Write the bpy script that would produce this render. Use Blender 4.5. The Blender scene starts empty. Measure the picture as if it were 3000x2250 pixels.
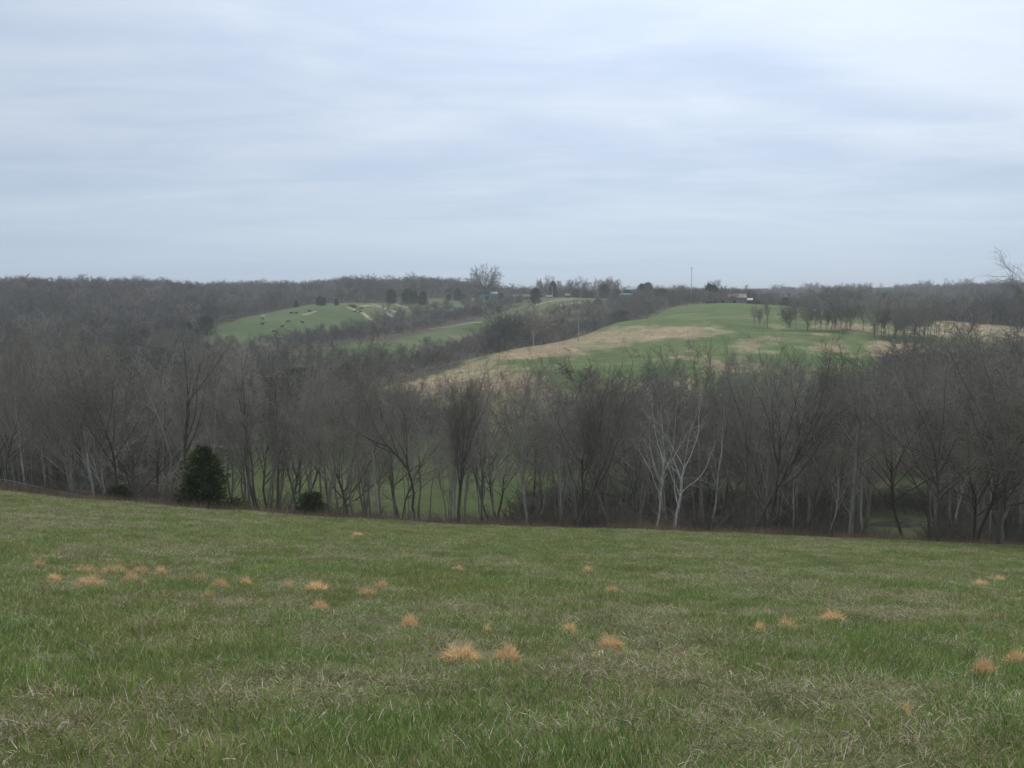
import bpy, bmesh, math, random, time
import numpy as np
from mathutils import Vector, Matrix, Euler
from mathutils.bvhtree import BVHTree
T0 = time.time()
sc = bpy.context.scene
R = math.radians
rng = np.random.default_rng(7)

# ------------------------------------------------------------------ camera
F, PITCH, CZ = 963.0, math.atan(94 / 963.0), 1.6
cam_d = bpy.data.cameras.new('camera'); cam = bpy.data.objects.new('camera', cam_d)
sc.collection.objects.link(cam); sc.camera = cam
cam_d.sensor_width = 36; cam_d.lens = 36 * F / 1024; cam_d.clip_start = 0.1; cam_d.clip_end = 9000
cam.location = (0, 0, CZ); cam.rotation_euler = (R(90) - PITCH, 0, 0)

# ------------------------------------------------------------------ sky and sun
SKY_OFF = 12.3
SUN_EL, SUN_AZ = R(48), R(12)            # veiled sun ahead of the camera, a little to the right
w = bpy.data.worlds.new('World'); sc.world = w; w.use_nodes = True
nt = w.node_tree; N = nt.nodes; L = nt.links
for n in list(N): N.remove(n)
def node(t, **k):
    n = N.new(t)
    for a, b in k.items(): setattr(n, a, b)
    return n
out = node('ShaderNodeOutputWorld'); bg = node('ShaderNodeBackground'); bg.inputs['Strength'].default_value = 0.1
sky = node('ShaderNodeTexSky', sky_type='NISHITA', sun_disc=False)
sky.sun_elevation = SUN_EL; sky.sun_rotation = SUN_AZ
tc = node('ShaderNodeTexCoord'); sep = node('ShaderNodeSeparateXYZ'); L.new(tc.outputs['Generated'], sep.inputs[0])
def wm(op, a, b=None, clamp=False):
    m = node('ShaderNodeMath', operation=op, use_clamp=clamp)
    for i, s in enumerate((a, b)):
        if s is None: continue
        if isinstance(s, (int, float)): m.inputs[i].default_value = s
        else: L.new(s, m.inputs[i])
    return m.outputs[0]
zz = wm('ADD', wm('MAXIMUM', sep.outputs[2], 0.0), 0.10)
px = wm('DIVIDE', sep.outputs[0], zz); py = wm('DIVIDE', sep.outputs[1], zz)
cmb = node('ShaderNodeCombineXYZ'); L.new(wm('MULTIPLY', px, 0.6), cmb.inputs[0]); L.new(wm('MULTIPLY', py, 1.0), cmb.inputs[1])
def noise(scale, det, rough, dist=0.0, off=0.0):
    n = node('ShaderNodeTexNoise'); n.inputs['Scale'].default_value = scale; n.inputs['Detail'].default_value = det
    n.inputs['Roughness'].default_value = rough; n.inputs['Distortion'].default_value = dist
    a = node('ShaderNodeVectorMath', operation='ADD'); L.new(cmb.outputs[0], a.inputs[0]); a.inputs[1].default_value = (off, off * .7, off * 1.3)
    L.new(a.outputs[0], n.inputs['Vector']); return n.outputs['Fac']
n1 = noise(0.50, 3, .5, .4, SKY_OFF); n2 = noise(2.2, 7, .6, .5, 9.4)
cl = wm('ADD', wm('MULTIPLY', n1, 0.68), wm('MULTIPLY', n2, 0.32))
ramp = node('ShaderNodeMapRange'); ramp.inputs['From Min'].default_value = .34; ramp.inputs['From Max'].default_value = .66; ramp.interpolation_type = 'SMOOTHSTEP'
L.new(cl, ramp.inputs['Value'])
# veil glow round the hidden sun
sd = node('ShaderNodeVectorMath', operation='DOT_PRODUCT'); L.new(tc.outputs['Generated'], sd.inputs[0])
sd.inputs[1].default_value = (math.sin(SUN_AZ) * math.cos(SUN_EL), math.cos(SUN_AZ) * math.cos(SUN_EL), math.sin(SUN_EL))
glow = wm('MULTIPLY', wm('POWER', wm('MAXIMUM', sd.outputs['Value'], 0.0), 6.0), 1.0)
mixc = node('ShaderNodeMix', data_type='RGBA'); L.new(ramp.outputs[0], mixc.inputs[0])
mixc.inputs[6].default_value = (5.15, 6.2, 7.95, 1); mixc.inputs[7].default_value = (7.5, 8.25, 9.3, 1)
# towards the horizon the sheet evens out
hz = node('ShaderNodeMapRange'); L.new(sep.outputs[2], hz.inputs['Value']); hz.inputs['From Min'].default_value = 0.0; hz.inputs['From Max'].default_value = .16
hz.inputs['To Min'].default_value = .8; hz.inputs['To Max'].default_value = 0.0; hz.interpolation_type = 'SMOOTHSTEP'
mixh = node('ShaderNodeMix', data_type='RGBA'); L.new(hz.outputs[0], mixh.inputs[0]); L.new(mixc.outputs[2], mixh.inputs[6]); mixh.inputs[7].default_value = (5.0, 6.5, 8.4, 1)
mixs = node('ShaderNodeMix', data_type='RGBA'); mixs.inputs[0].default_value = .9; L.new(sky.outputs[0], mixs.inputs[6]); L.new(mixh.outputs[2], mixs.inputs[7])
gm = node('ShaderNodeMix', data_type='RGBA', blend_type='MULTIPLY'); gm.inputs[0].default_value = 1
L.new(mixs.outputs[2], gm.inputs[6])
gr = wm('ADD', wm('MULTIPLY', glow, 1.0), .82); gc = node('ShaderNodeCombineColor')
for i in range(3): L.new(gr, gc.inputs[i])
L.new(gc.outputs[0], gm.inputs[7]); L.new(gm.outputs[2], bg.inputs['Color']); L.new(bg.outputs[0], out.inputs[0])

sun_d = bpy.data.lights.new('sun', 'SUN'); sun_d.energy = 1.5; sun_d.angle = R(12); sun_d.color = (1, .93, .80)
sun = bpy.data.objects.new('sun', sun_d); sc.collection.objects.link(sun)
sdir = Vector((math.sin(SUN_AZ) * math.cos(SUN_EL), math.cos(SUN_AZ) * math.cos(SUN_EL), math.sin(SUN_EL)))
sun.rotation_euler = sdir.to_track_quat('Z', 'Y').to_euler(); sun.location = sdir * 60

vs = sc.view_settings; vs.view_transform = 'Standard'; vs.look = 'None'; vs.exposure = 0.07; vs.gamma = 1; vs.use_curve_mapping = False
try:
    sc.cycles.max_bounces = 5; sc.cycles.diffuse_bounces = 3; sc.cycles.glossy_bounces = 2; sc.cycles.transparent_max_bounces = 8
    sc.cycles.volume_bounces = 1; sc.cycles.filter_width = 1.5
except Exception: pass

# ------------------------------------------------------------------ helpers
SX = 1024 / 3000.0
def tag(o, label=None, cat=None, group=None, kind=None):
    if label: o['label'] = label
    if cat: o['category'] = cat
    if group: o['group'] = group
    if kind: o['kind'] = kind
    return o
def empty(name, loc=(0, 0, 0), rz=0.0):
    o = bpy.data.objects.new(name, None); sc.collection.objects.link(o); o.location = loc; o.rotation_euler = (0, 0, rz); o.empty_display_size = .5
    return o
def mesh_from(name, V, Fa, mats=(), smooth=False, mi=None, col=None):
    """V (n,3); Fa list of (m,k) index arrays"""
    me = bpy.data.meshes.new(name)
    V = np.asarray(V, dtype=np.float32); me.vertices.add(len(V)); me.vertices.foreach_set('co', V.ravel())
    if not isinstance(Fa, (list, tuple)): Fa = [Fa]
    Fa = [np.asarray(f, dtype=np.int32) for f in Fa if len(f)]
    nl = sum(f.size for f in Fa); npoly = sum(len(f) for f in Fa)
    me.loops.add(nl); me.polygons.add(npoly)
    me.loops.foreach_set('vertex_index', np.concatenate([f.ravel() for f in Fa]))
    tot = np.concatenate([np.full(len(f), f.shape[1], dtype=np.int32) for f in Fa])
    st = np.zeros(npoly, dtype=np.int32); st[1:] = np.cumsum(tot)[:-1]
    me.polygons.foreach_set('loop_start', st)
    try: me.polygons.foreach_set('loop_total', tot)
    except Exception: pass
    if smooth: me.polygons.foreach_set('use_smooth', np.ones(npoly, dtype=bool))
    for m in mats: me.materials.append(m)
    if mi is not None: me.polygons.foreach_set('material_index', np.asarray(mi, dtype=np.int32))
    if col is not None:
        a = me.color_attributes.new('Col', 'FLOAT_COLOR', 'POINT')
        c = np.ones((len(V), 4), dtype=np.float32); c[:, :col.shape[1]] = col; a.data.foreach_set('color', c.ravel())
    me.update(calc_edges=True); me.validate()
    return me
def obj(name, me, parent=None, loc=None):
    o = bpy.data.objects.new(name, me); sc.collection.objects.link(o)
    if parent: o.parent = parent
    if loc is not None: o.location = loc
    return o
class MB:
    """collects simple solids into one mesh"""
    def __init__(s): s.v = []; s.f = []
    def add(s, vs, fs):
        b = len(s.v); s.v += [tuple(v) for v in vs]; s.f += [tuple(b + i for i in f) for f in fs]; return s
    def box(s, x0, x1, y0, y1, z0, z1):
        v = [(x, y, z) for z in (z0, z1) for y in (y0, y1) for x in (x0, x1)]
        return s.add(v, [(0, 2, 3, 1), (4, 5, 7, 6), (0, 1, 5, 4), (2, 6, 7, 3), (0, 4, 6, 2), (1, 3, 7, 5)])
    def prism(s, prof, x0, x1):
        """profile of (y,z), extruded along x"""
        n = len(prof); v = [(x0, y, z) for y, z in prof] + [(x1, y, z) for y, z in prof]
        f = [tuple(range(n))[::-1], tuple(range(n, 2 * n))] + [(i, (i + 1) % n, n + (i + 1) % n, n + i) for i in range(n)]
        return s.add(v, f)
    def tube(s, pts, rad, n=6):
        pts = [Vector(p) for p in pts]; rad = rad if hasattr(rad, '__len__') else [rad] * len(pts); v = []
        for i, p in enumerate(pts):
            t = (pts[min(i + 1, len(pts) - 1)] - pts[max(i - 1, 0)]).normalized()
            a = t.orthogonal().normalized() if i == 0 else (a - t * a.dot(t)).normalized()
            b = t.cross(a)
            v += [p + (a * math.cos(k * 2 * math.pi / n) + b * math.sin(k * 2 * math.pi / n)) * rad[i] for k in range(n)]
        f = [(i * n + k, i * n + (k + 1) % n, (i + 1) * n + (k + 1) % n, (i + 1) * n + k) for i in range(len(pts) - 1) for k in range(n)]
        f += [tuple(range(n))[::-1], tuple(range((len(pts) - 1) * n, len(pts) * n))]
        return s.add(v, f)
    def mesh(s, name, mat, smooth=False):
        me = bpy.data.meshes.new(name); me.from_pydata(s.v, [], s.f); me.materials.append(mat)
        if smooth:
            for p in me.polygons: p.use_smooth = True
        me.update(); return me
    def build(s, name, mat, parent=None, loc=None, smooth=False): return obj(name, s.mesh(name, mat, smooth), parent, loc)

# ------------------------------------------------------------------ materials
def mat(name, col, rough=.85, var=.25, scale=3.0, spec=.2, obj_rand=0.0, second=None, bump=0.0, attr=False, detail=5, stretch=(1, 1, 1), coords='Object'):
    m = bpy.data.materials.new(name); m.use_nodes = True; t = m.node_tree; n = t.nodes; l = t.links
    b = n['Principled BSDF']; b.inputs['Roughness'].default_value = rough; b.inputs['Specular IOR Level'].default_value = spec
    tcn = n.new('ShaderNodeTexCoord'); mp = n.new('ShaderNodeMapping'); mp.inputs['Scale'].default_value = stretch
    l.new(tcn.outputs[coords], mp.inputs[0])
    ns = n.new('ShaderNodeTexNoise'); ns.inputs['Scale'].default_value = scale; ns.inputs['Detail'].default_value = detail; ns.inputs['Roughness'].default_value = .6
    l.new(mp.outputs[0], ns.inputs['Vector'])
    mr = n.new('ShaderNodeMapRange'); l.new(ns.outputs['Fac'], mr.inputs['Value']); mr.inputs['From Min'].default_value = .3; mr.inputs['From Max'].default_value = .7
    mx = n.new('ShaderNodeMix'); mx.data_type = 'RGBA'; l.new(mr.outputs[0], mx.inputs[0])
    c1 = tuple(c * (1 - var) for c in col); c2 = second or tuple(min(1, c * (1 + var)) for c in col)
    mx.inputs[6].default_value = (*c1, 1); mx.inputs[7].default_value = (*c2, 1)
    last = mx.outputs[2]
    if obj_rand:
        oi = n.new('ShaderNodeObjectInfo'); m2 = n.new('ShaderNodeMapRange'); l.new(oi.outputs['Random'], m2.inputs['Value'])
        m2.inputs['To Min'].default_value = 1 - obj_rand; m2.inputs['To Max'].default_value = 1 + obj_rand
        hs = n.new('ShaderNodeHueSaturation'); l.new(last, hs.inputs['Color']); l.new(m2.outputs[0], hs.inputs['Value'])
        last = hs.outputs[0]
    l.new(last, b.inputs['Base Color'])
    if bump:
        bp = n.new('ShaderNodeBump'); bp.inputs['Strength'].default_value = bump; bp.inputs['Distance'].default_value = .05
        l.new(ns.outputs['Fac'], bp.inputs['Height']); l.new(bp.outputs[0], b.inputs['Normal'])
    return m
M = {}
M['bark_grey'] = mat('bark_grey', (.29, .27, .225), var=.35, scale=2.2, obj_rand=.3, bump=.4, stretch=(3, 3, .6))
M['bark_dark'] = mat('bark_dark', (.115, .108, .086), var=.35, scale=2.5, obj_rand=.25, bump=.4, stretch=(3, 3, .6))
M['bark_pale'] = mat('bark_pale', (.36, .34, .29), var=.35, scale=1.6, obj_rand=.2, bump=.3, stretch=(2, 2, .7))
M['bark_white'] = mat('bark_white', (.50, .48, .42), var=.35, scale=2.6, obj_rand=.08, bump=.2, stretch=(2, 2, .8), second=(.75, .74, .68))
M['twig'] = mat('twig', (.300, .278, .228), var=.25, scale=.5, obj_rand=.28)
M['twig_dark'] = mat('twig_dark', (.200, .184, .148), var=.25, scale=.5, obj_rand=.25)
M['twig_far'] = mat('twig_far', (.165, .151, .122), var=.3, scale=.25, obj_rand=.38)
M['twig_far2'] = mat('twig_far2', (.235, .200, .160), var=.3, scale=.25, obj_rand=.3)
M['twig_far3'] = mat('twig_far3', (.125, .120, .105), var=.3, scale=.25, obj_rand=.3)
M['cedar'] = mat('cedar', (.034, .055, .018), var=.45, scale=1.6, obj_rand=.2, second=(.13, .165, .055), rough=.7)
M['shrub'] = mat('shrub_twig', (.150, .130, .098), var=.3, scale=1.0, obj_rand=.4)
M['weed'] = mat('weed', (.21, .135, .095), var=.3, scale=1.0, obj_rand=.35)
M['rock'] = mat('rock', (.30, .29, .27), var=.3, scale=9, bump=.6)

# ------------------------------------------------------------------ terrain
def pix_dir(u, v):
    a = (384 - v) / F
    return Vector(((u - 512) / F, math.cos(PITCH) + a * math.sin(PITCH), -math.sin(PITCH) + a * math.cos(PITCH)))
def pix_z(v, Y):                       # height relative to the camera seen at row v, depth Y
    d = pix_dir(512, v); return d.z / d.y * Y
BROW = [(-400, 462), (-150, 478), (0, 492), (154, 505), (340, 518), (496, 525.5), (681, 530), (837, 537), (1022, 545), (1400, 566)]
def brow_v(u): return np.interp(u, [b[0] for b in BROW], [b[1] for b in BROW])
cps = []
PROF = [(.8, -1.62), (3, -1.98), (5, -2.42), (8, -3.12), (15, -4.85), (25, -7.15), (40, -10.55), (52, -13.15)]
for u in (-400, -250, -120, 0, 128, 256, 384, 512, 640, 768, 896, 1024, 1150, 1300, 1440):
    zb = pix_z(brow_v(u), 60.0)
    dz = zb + 14.86
    for Y, z in PROF: cps.append((u, Y, z + dz * (Y / 60) ** 1.3))
    for Y, z in ((59, zb + .12), (64, zb - 1.65), (75, zb - 5.3), (95, -25.4 + dz * .2), (120, -27), (160, -28)): cps.append((u, Y, z))
ROWS = {
 200: [(-400,-28),(0,-28),(256,-28),(480,-28),(512,-27),(640,-25.5),(768,-25),(896,-25.5),(1024,-27),(1270,-28)],
 250: [(-400,-28),(0,-28),(300,-28),(384,-27.5),(448,-26),(512,-23.5),(640,-22),(768,-21),(896,-22),(1024,-24),(1270,-27)],
 330: [(-400,-28),(0,-28),(256,-28),(384,-27.5),(448,-25),(495,-21.6),(576,-17.8),(640,-17),(704,-16.5),(768,-16),(896,-17.5),(1024,-20),(1270,-26)],
 420: [(-400,-26),(0,-28),(256,-28),(360,-23.2),(440,-25),(500,-26),(560,-24),(614,-14.3),(704,-11.5),(768,-11),(853,-12.8),(896,-13.6),(1024,-16.6),(1270,-24)],
 480: [(-400,-20),(0,-24),(128,-24),(191,-22.3),(256,-22),(300,-26),(360,-25),(420,-21.5),(478,-17),(540,-20),(600,-22),(660,-12),(704,-8.6),(768,-8.4),(853,-11),(940,-16),(1024,-21),(1270,-28)],
 530: [(-400,-10),(0,-16),(128,-18),(191,-21),(256,-15),(300,-17),(360,-23),(420,-22),(500,-13.5),(560,-15),(620,-18),(680,-9),(720,-7.4),(768,-8.3),(853,-15),(1024,-30),(1270,-30)],
 600: [(-400,-4),(0,-8),(128,-12),(191,-17),(256,-16),(300,-10.5),(350,-10.5),(400,-15),(460,-17),(520,-10.5),(560,-7.5),(620,-13),(680,-11),(720,-8),(768,-11),(853,-24),(1024,-32),(1270,-26)],
 660: [(-400,-4),(0,-6),(128,-8),(191,-14),(256,-18),(300,-12),(350,-8.6),(420,-10.3),(480,-10.5),(540,-8),(600,-7.5),(660,-9),(720,-8.2),(768,-12),(853,-26),(1024,-26),(1270,-14)],
 740: [(-400,-8),(0,-8),(128,-5.5),(256,-14),(350,-12),(420,-8.5),(480,-7),(540,-6.1),(600,-6.5),(640,-8),(700,-8.5),(768,-14),(853,-25),(1024,-14),(1270,-6)],
 850: [(-400,-10),(0,-10),(128,-8),(256,-7),(340,-6),(420,-4),(480,-9),(540,-14),(600,-18),(700,-20),(853,-20),(1024,-7),(1270,-3)],
 1000:[(-400,-10),(0,-10),(256,-9),(420,-6),(540,-18),(640,-20),(768,-20),(896,-15),(1024,-8),(1270,-6)],
 1250:[(-400,-10),(0,-12),(256,-12),(420,-13),(512,-14),(640,-13.5),(768,-13.5),(896,-9),(1024,-8),(1270,-8)],
 1700:[(-400,-20),(0,-20),(512,-22),(1024,-20),(1440,-20)],
 3000:[(-400,-40),(0,-40),(512,-40),(1024,-40),(1440,-40)],
}
for Y, row in ROWS.items():
    for u, z in row: cps.append((u, Y, z))
cps = np.array(cps, dtype=float)
def to_st(x, y):
    return np.degrees(np.arctan2(x, y)) / 7.0, 4.5 * np.log(np.maximum(np.hypot(x, y), .5))
CX = (cps[:, 0] - 512) / F * cps[:, 1]
cs, ct = to_st(CX, cps[:, 1])
def tps(d2): return .5 * d2 * np.log(d2 + 1e-12)
nc = len(cps); A = np.zeros((nc + 3, nc + 3))
A[:nc, :nc] = tps((cs[:, None] - cs) ** 2 + (ct[:, None] - ct) ** 2) + np.eye(nc) * .004
A[:nc, nc] = 1; A[:nc, nc + 1] = cs; A[:nc, nc + 2] = ct; A[nc:, :nc] = A[:nc, nc:].T
W = np.linalg.solve(A, np.concatenate([cps[:, 2], np.zeros(3)]))
def vnoise(x, y, seed=0):
    """cheap value noise"""
    xi = np.floor(x).astype(np.int64); yi = np.floor(y).astype(np.int64); fx = x - xi; fy = y - yi
    fx = fx * fx * (3 - 2 * fx); fy = fy * fy * (3 - 2 * fy)
    def h(a, b):
        n = (a * 374761393 + b * 668265263 + seed * 974711) & 0xffffffff
        n = ((n ^ (n >> 13)) * 1274126177) & 0xffffffff
        return ((n ^ (n >> 16)) & 0xffff) / 65535.0
    return (h(xi, yi) * (1 - fx) + h(xi + 1, yi) * fx) * (1 - fy) + (h(xi, yi + 1) * (1 - fx) + h(xi + 1, yi + 1) * fx) * fy
def fbm(x, y, o=4, seed=0):
    s = 0; a = .5
    for k in range(o): s = s + a * vnoise(x * 2 ** k + 17 * k, y * 2 ** k - 9 * k, seed + k); a *= .5
    return s / (1 - .5 ** o)
def height(x, y):
    x = np.asarray(x, float); y = np.asarray(y, float)
    r = np.hypot(x, y); az = np.degrees(np.arctan2(x, y))
    azc = np.clip(az, -43, 43); over = np.clip((np.abs(az) - 43) / 40, 0, 1)
    s = azc / 7.0; t = 4.5 * np.log(np.maximum(r, .8))
    z = np.empty_like(s); sf = s.ravel(); tf = t.ravel(); zf = z.ravel()
    for i in range(0, len(sf), 20000):
        a = sf[i:i + 20000]; b = tf[i:i + 20000]
        zf[i:i + 20000] = tps((a[:, None] - cs) ** 2 + (b[:, None] - ct) ** 2) @ W[:nc] + W[nc] + W[nc + 1] * a + W[nc + 2] * b
    z = zf.reshape(s.shape)
    back = np.where(np.abs(az) > 90, -1.62 - .002 * r, -1.62 - .12 * r)
    back = np.maximum(back, -25)
    z = z * (1 - over) + back * over
    z = z + (fbm(x / 1.3, y / 1.3, 3, 5) - .5) * .14 * np.clip(r / 6, 0, 1) * (r < 150) + (fbm(x / 28, y / 28, 3, 8) - .5) * np.clip((r - 100) / 200, 0, 1) * 1.6
    return z + CZ
def uvY(x, y):
    return 512 + F * x / np.maximum(y, .1), y
fine = np.concatenate([np.linspace(-75, -34, 30)[:-1], np.linspace(-34, 34, 480), np.linspace(34, 75, 30)[1:]])
rr = np.concatenate([np.exp(np.linspace(math.log(.8), math.log(45), 130))[:-1], np.exp(np.linspace(math.log(45), math.log(130), 110))[:-1], np.exp(np.linspace(math.log(130), math.log(1300), 220))[:-1], np.exp(np.linspace(math.log(1300), math.log(6000), 20))])
back_az = np.linspace(75, 285, 40)[1:-1]
azs = np.concatenate([fine, back_az]); AZ, RR = np.meshgrid(np.radians(azs), rr)
X = np.sin(AZ) * RR; Y = np.cos(AZ) * RR
Z = height(X, Y)
nr, na = X.shape
# ---- ground colour: what grows where (base colours, linear)
def poly_mask(u, v, poly):
    p = np.array(poly, float); inside = np.zeros(u.shape, bool); j = len(p) - 1
    for i in range(len(p)):
        xi, yi = p[i]; xj, yj = p[j]
        c = ((yi > v) != (yj > v)) & (u < (xj - xi) * (v - yi) / (yj - yi + 1e-9) + xi)
        inside ^= c; j = i
    return inside
U = 512 + F * X / np.maximum(Y, .1)
zr = Z - CZ
den = Y * math.cos(PITCH) - zr * math.sin(PITCH); Vp = 384 - F * (Y * math.sin(PITCH) + zr * math.cos(PITCH)) / np.maximum(den, .1)
Uw = U + (fbm(X / 9, Y / 9, 3, 21) - .5) * 46; Vw = Vp + (fbm(X / 6, Y / 14, 3, 31) - .5) * 16
OPEN = [[(400,640),(560,640),(650,700),(660,780),(400,780)],
 [(205,112),(560,112),(560,150),(480,170),(455,186),(341,196),(280,248),(216,250),(205,180)],
 [(480,150),(700,150),(880,165),(900,215),(1170,230),(1190,400),(1024,425),(853,500),(768,560),(690,560),(650,500),(614,430),(560,385),(495,332),(430,290),(360,268),(345,262),(360,235),(430,215),(470,195)],
 [(290,362),(400,375),(470,418),(540,495),(600,600),(650,680),(560,710),(500,560),(470,505),(360,445),(290,408)],
 [(172,440),(240,448),(300,480),(345,520),(390,575),(430,640),(500,660),(560,700),(650,690),(670,770),(600,800),(480,790),(400,730),(330,660),(290,605),(250,560),(200,500)],
]
def open_mask(x, y):
    u, Yd = uvY(x, y); m = np.zeros(np.shape(u), bool)
    u = u + (fbm(x / 7, y / 7, 3, 23) - .5) * np.clip(9000 / Yd, 12, 60); Yd = Yd * (1 + (fbm(x / 9, y / 9, 3, 24) - .5) * .07)
    for p in OPEN: m |= poly_mask(u, Yd, p)
    return m
G = lambda r, g, b: np.array([r, g, b])
green = G(.092, .150, .036); green2 = G(.062, .120, .027); olive = G(.125, .142, .052); tan = G(.47, .365, .24); litter = G(.115, .092, .062); thatch = G(.20, .17, .10)
col = np.zeros(X.shape + (3,)); n_a = fbm(X / 22, Y / 22, 4, 41)[..., None]; n_b = fbm(X / 5, Y / 11, 4, 51)[..., None]
col[:] = green * (1 - n_a) + olive * n_a
om = open_mask(X, Y)
near = Y < 60
forest = ~om & (RR > 61)
TANP = [[(1380,1072),(1436,1046),(1563,1003),(1690,985),(1816,961),(1942,959),(2087,965),(2140,978),(2015,983),(1942,1000),(1852,1010),(1725,1005),(1712,1036),(1617,1041),(1500,1060),(1400,1085)],
 [(1140,1125),(1400,1062),(1500,1075),(1600,1120),(1700,1150),(1990,1115),(2090,1140),(2030,1200),(1600,1230),(1430,1270),(1250,1250)],
 [(1930,1042),(2040,1044),(2040,1056),(1930,1055)], [(2280,956),(2345,960),(2340,969),(2290,968)], [(2400,950),(2560,955),(2580,975),(2420,972)],
 [(2222,985),(2300,983),(2300,1004),(2235,1000)], [(2150,1000),(2200,1000),(2260,1030),(2190,1035)], [(2360,1008),(2455,1006),(2450,1030),(2370,1028)], [(2490,1036),(2600,1036),(2600,1052),(2500,1050)],
 [(2570,1000),(2700,1008),(2810,1022),(2840,1055),(2700,1055),(2590,1030)], [(2740,932),(3000,950),(3150,975),(3150,1000),(2990,1000),(2760,992),(2600,975),(2620,940)],
 [(1480,1190),(1900,1160),(2400,1180),(2400,1230),(1500,1260)], [(2060,1060),(2240,1070),(2240,1090),(2060,1085)]]
tm = np.zeros(X.shape)
jr = np.random.default_rng(77)
for p in TANP:
    acc = np.zeros(X.shape); pp = [(a * SX, b * SX) for a, b in p]
    for j_ in range(12): acc += poly_mask(Uw + jr.normal(0, 7), Vw + jr.normal(0, 1.8), pp)
    tm = np.maximum(tm, acc / 12)
tm *= (om & (RR > 150)) 
streak = np.clip((fbm(X / 24, Y / 5, 5, 61) - .38) * 6, 0, 1)
tmf = (tm * (.45 + .55 * streak))[..., None]
col = col * (1 - tmf) + (tan * (.85 + .4 * n_b)) * tmf
# thin straw mottling over the right hill
sp = (np.clip((fbm(X / 26, Y / 9, 4, 71) - .55) * 5, 0, 1) * (om & (RR > 190) & (U > 430)) * .45 * (1 - tm) * .6)[..., None]
col = col * (1 - sp) + G(.32, .27, .16) * sp
gm_ = (np.clip((fbm(X / 40, Y / 16, 3, 81) - .48) * 5, 0, 1) * (RR > 200) * (1 - tm) * .75)[..., None]
col = col * (1 - gm_) + green2 * 1.1 * gm_
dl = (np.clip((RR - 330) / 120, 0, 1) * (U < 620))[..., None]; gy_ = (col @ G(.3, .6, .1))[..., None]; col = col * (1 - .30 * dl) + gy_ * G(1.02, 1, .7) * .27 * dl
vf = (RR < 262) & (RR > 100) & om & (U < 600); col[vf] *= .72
col[forest] = litter * (.7 + .6 * n_b[forest])
gf = forest & (fbm(X / 12, Y / 12, 3, 91) > .55) & (RR < 260); col[gf] = col[gf] * .5 + green2 * .45
nm = near | ((Y >= 60) & (Y < 62)); mott = np.clip((fbm(X / 2.1, Y / 2.1, 4, 101) - .35) * 3, 0, 1)[..., None]
cn = G(.13, .145, .055) * (1 - mott) + thatch * .8 * mott; col[nm] = cn[nm]
bd = (Y > 57) & (RR < 66); col[bd] = litter * 1.1
V3 = np.stack([X, Y, Z], -1).reshape(-1, 3)
idx = np.arange(nr * na).reshape(nr, na)
a = idx[:-1]; b = idx[1:]
q = np.stack([a, np.roll(a, -1, 1), np.roll(b, -1, 1), b], -1).reshape(-1, 4)
V3 = np.vstack([V3, [0, 0, float(height(np.array([0.]), np.array([.01]))[0])]]); cidx = nr * na
ctri = np.stack([np.full(na, cidx), np.roll(idx[0], -1), idx[0]], -1)
colf = np.vstack([col.reshape(-1, 3), cn[0, 0]])

def ground_material():
    m = bpy.data.materials.new('ground'); m.use_nodes = True; t = m.node_tree; n = t.nodes; l = t.links; b = n['Principled BSDF']
    b.inputs['Roughness'].default_value = .95; b.inputs['Specular IOR Level'].default_value = .1
    at = n.new('ShaderNodeAttribute'); at.attribute_name = 'Col'; g = n.new('ShaderNodeNewGeometry')
    def ns(scale, lo, hi, det=6, st=(1, 1, 1)):
        mp = n.new('ShaderNodeMapping'); mp.inputs['Scale'].default_value = st; l.new(g.outputs['Position'], mp.inputs[0])
        q = n.new('ShaderNodeTexNoise'); q.inputs['Scale'].default_value = scale; q.inputs['Detail'].default_value = det; q.inputs['Roughness'].default_value = .65; l.new(mp.outputs[0], q.inputs['Vector'])
        r_ = n.new('ShaderNodeMapRange'); l.new(q.outputs['Fac'], r_.inputs['Value']); r_.inputs['From Min'].default_value = .3; r_.inputs['From Max'].default_value = .7; r_.inputs['To Min'].default_value = lo; r_.inputs['To Max'].default_value = hi
        return r_.outputs[0], q
    a1, q1 = ns(.22, .78, 1.2, 8, (.6, 1, 1)); a2, q2 = ns(3.0, .75, 1.25, 6); a3, _ = ns(.05, .88, 1.12, 3)
    mu = n.new('ShaderNodeMath'); mu.operation = 'MULTIPLY'; l.new(a1, mu.inputs[0]); l.new(a2, mu.inputs[1])
    mu2 = n.new('ShaderNodeMath'); mu2.operation = 'MULTIPLY'; l.new(mu.outputs[0], mu2.inputs[0]); l.new(a3, mu2.inputs[1])
    hs = n.new('ShaderNodeHueSaturation'); l.new(at.outputs['Color'], hs.inputs['Color']); l.new(mu2.outputs[0], hs.inputs['Value'])
    l.new(hs.outputs[0], b.inputs['Base Color'])
    bp = n.new('ShaderNodeBump'); bp.inputs['Strength'].default_value = .6; bp.inputs['Distance'].default_value = .15; l.new(q2.outputs['Fac'], bp.inputs['Height']); l.new(bp.outputs[0], b.inputs['Normal'])
    return m
M['ground'] = ground_material()
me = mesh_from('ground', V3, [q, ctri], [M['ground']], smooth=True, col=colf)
ground = tag(obj('ground', me), kind='structure')
bvh = BVHTree.FromPolygons([tuple(v) for v in V3.tolist()], np.concatenate([q[:, [0, 1, 2]], q[:, [0, 2, 3]], ctri]).tolist())
print('terrain', round(time.time() - T0, 1))
CAMP = Vector((0, 0, CZ))
def hit(u, v):
    h = bvh.ray_cast(CAMP, pix_dir(u, v).normalized())
    return h[0]
def hit_near(u, v, Ymin):
    """first ground beyond Ymin along the sight line"""
    d = pix_dir(u, v); s = CAMP + d * (Ymin / d.y); h = bvh.ray_cast(s, d.normalized())
    return h[0]
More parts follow.
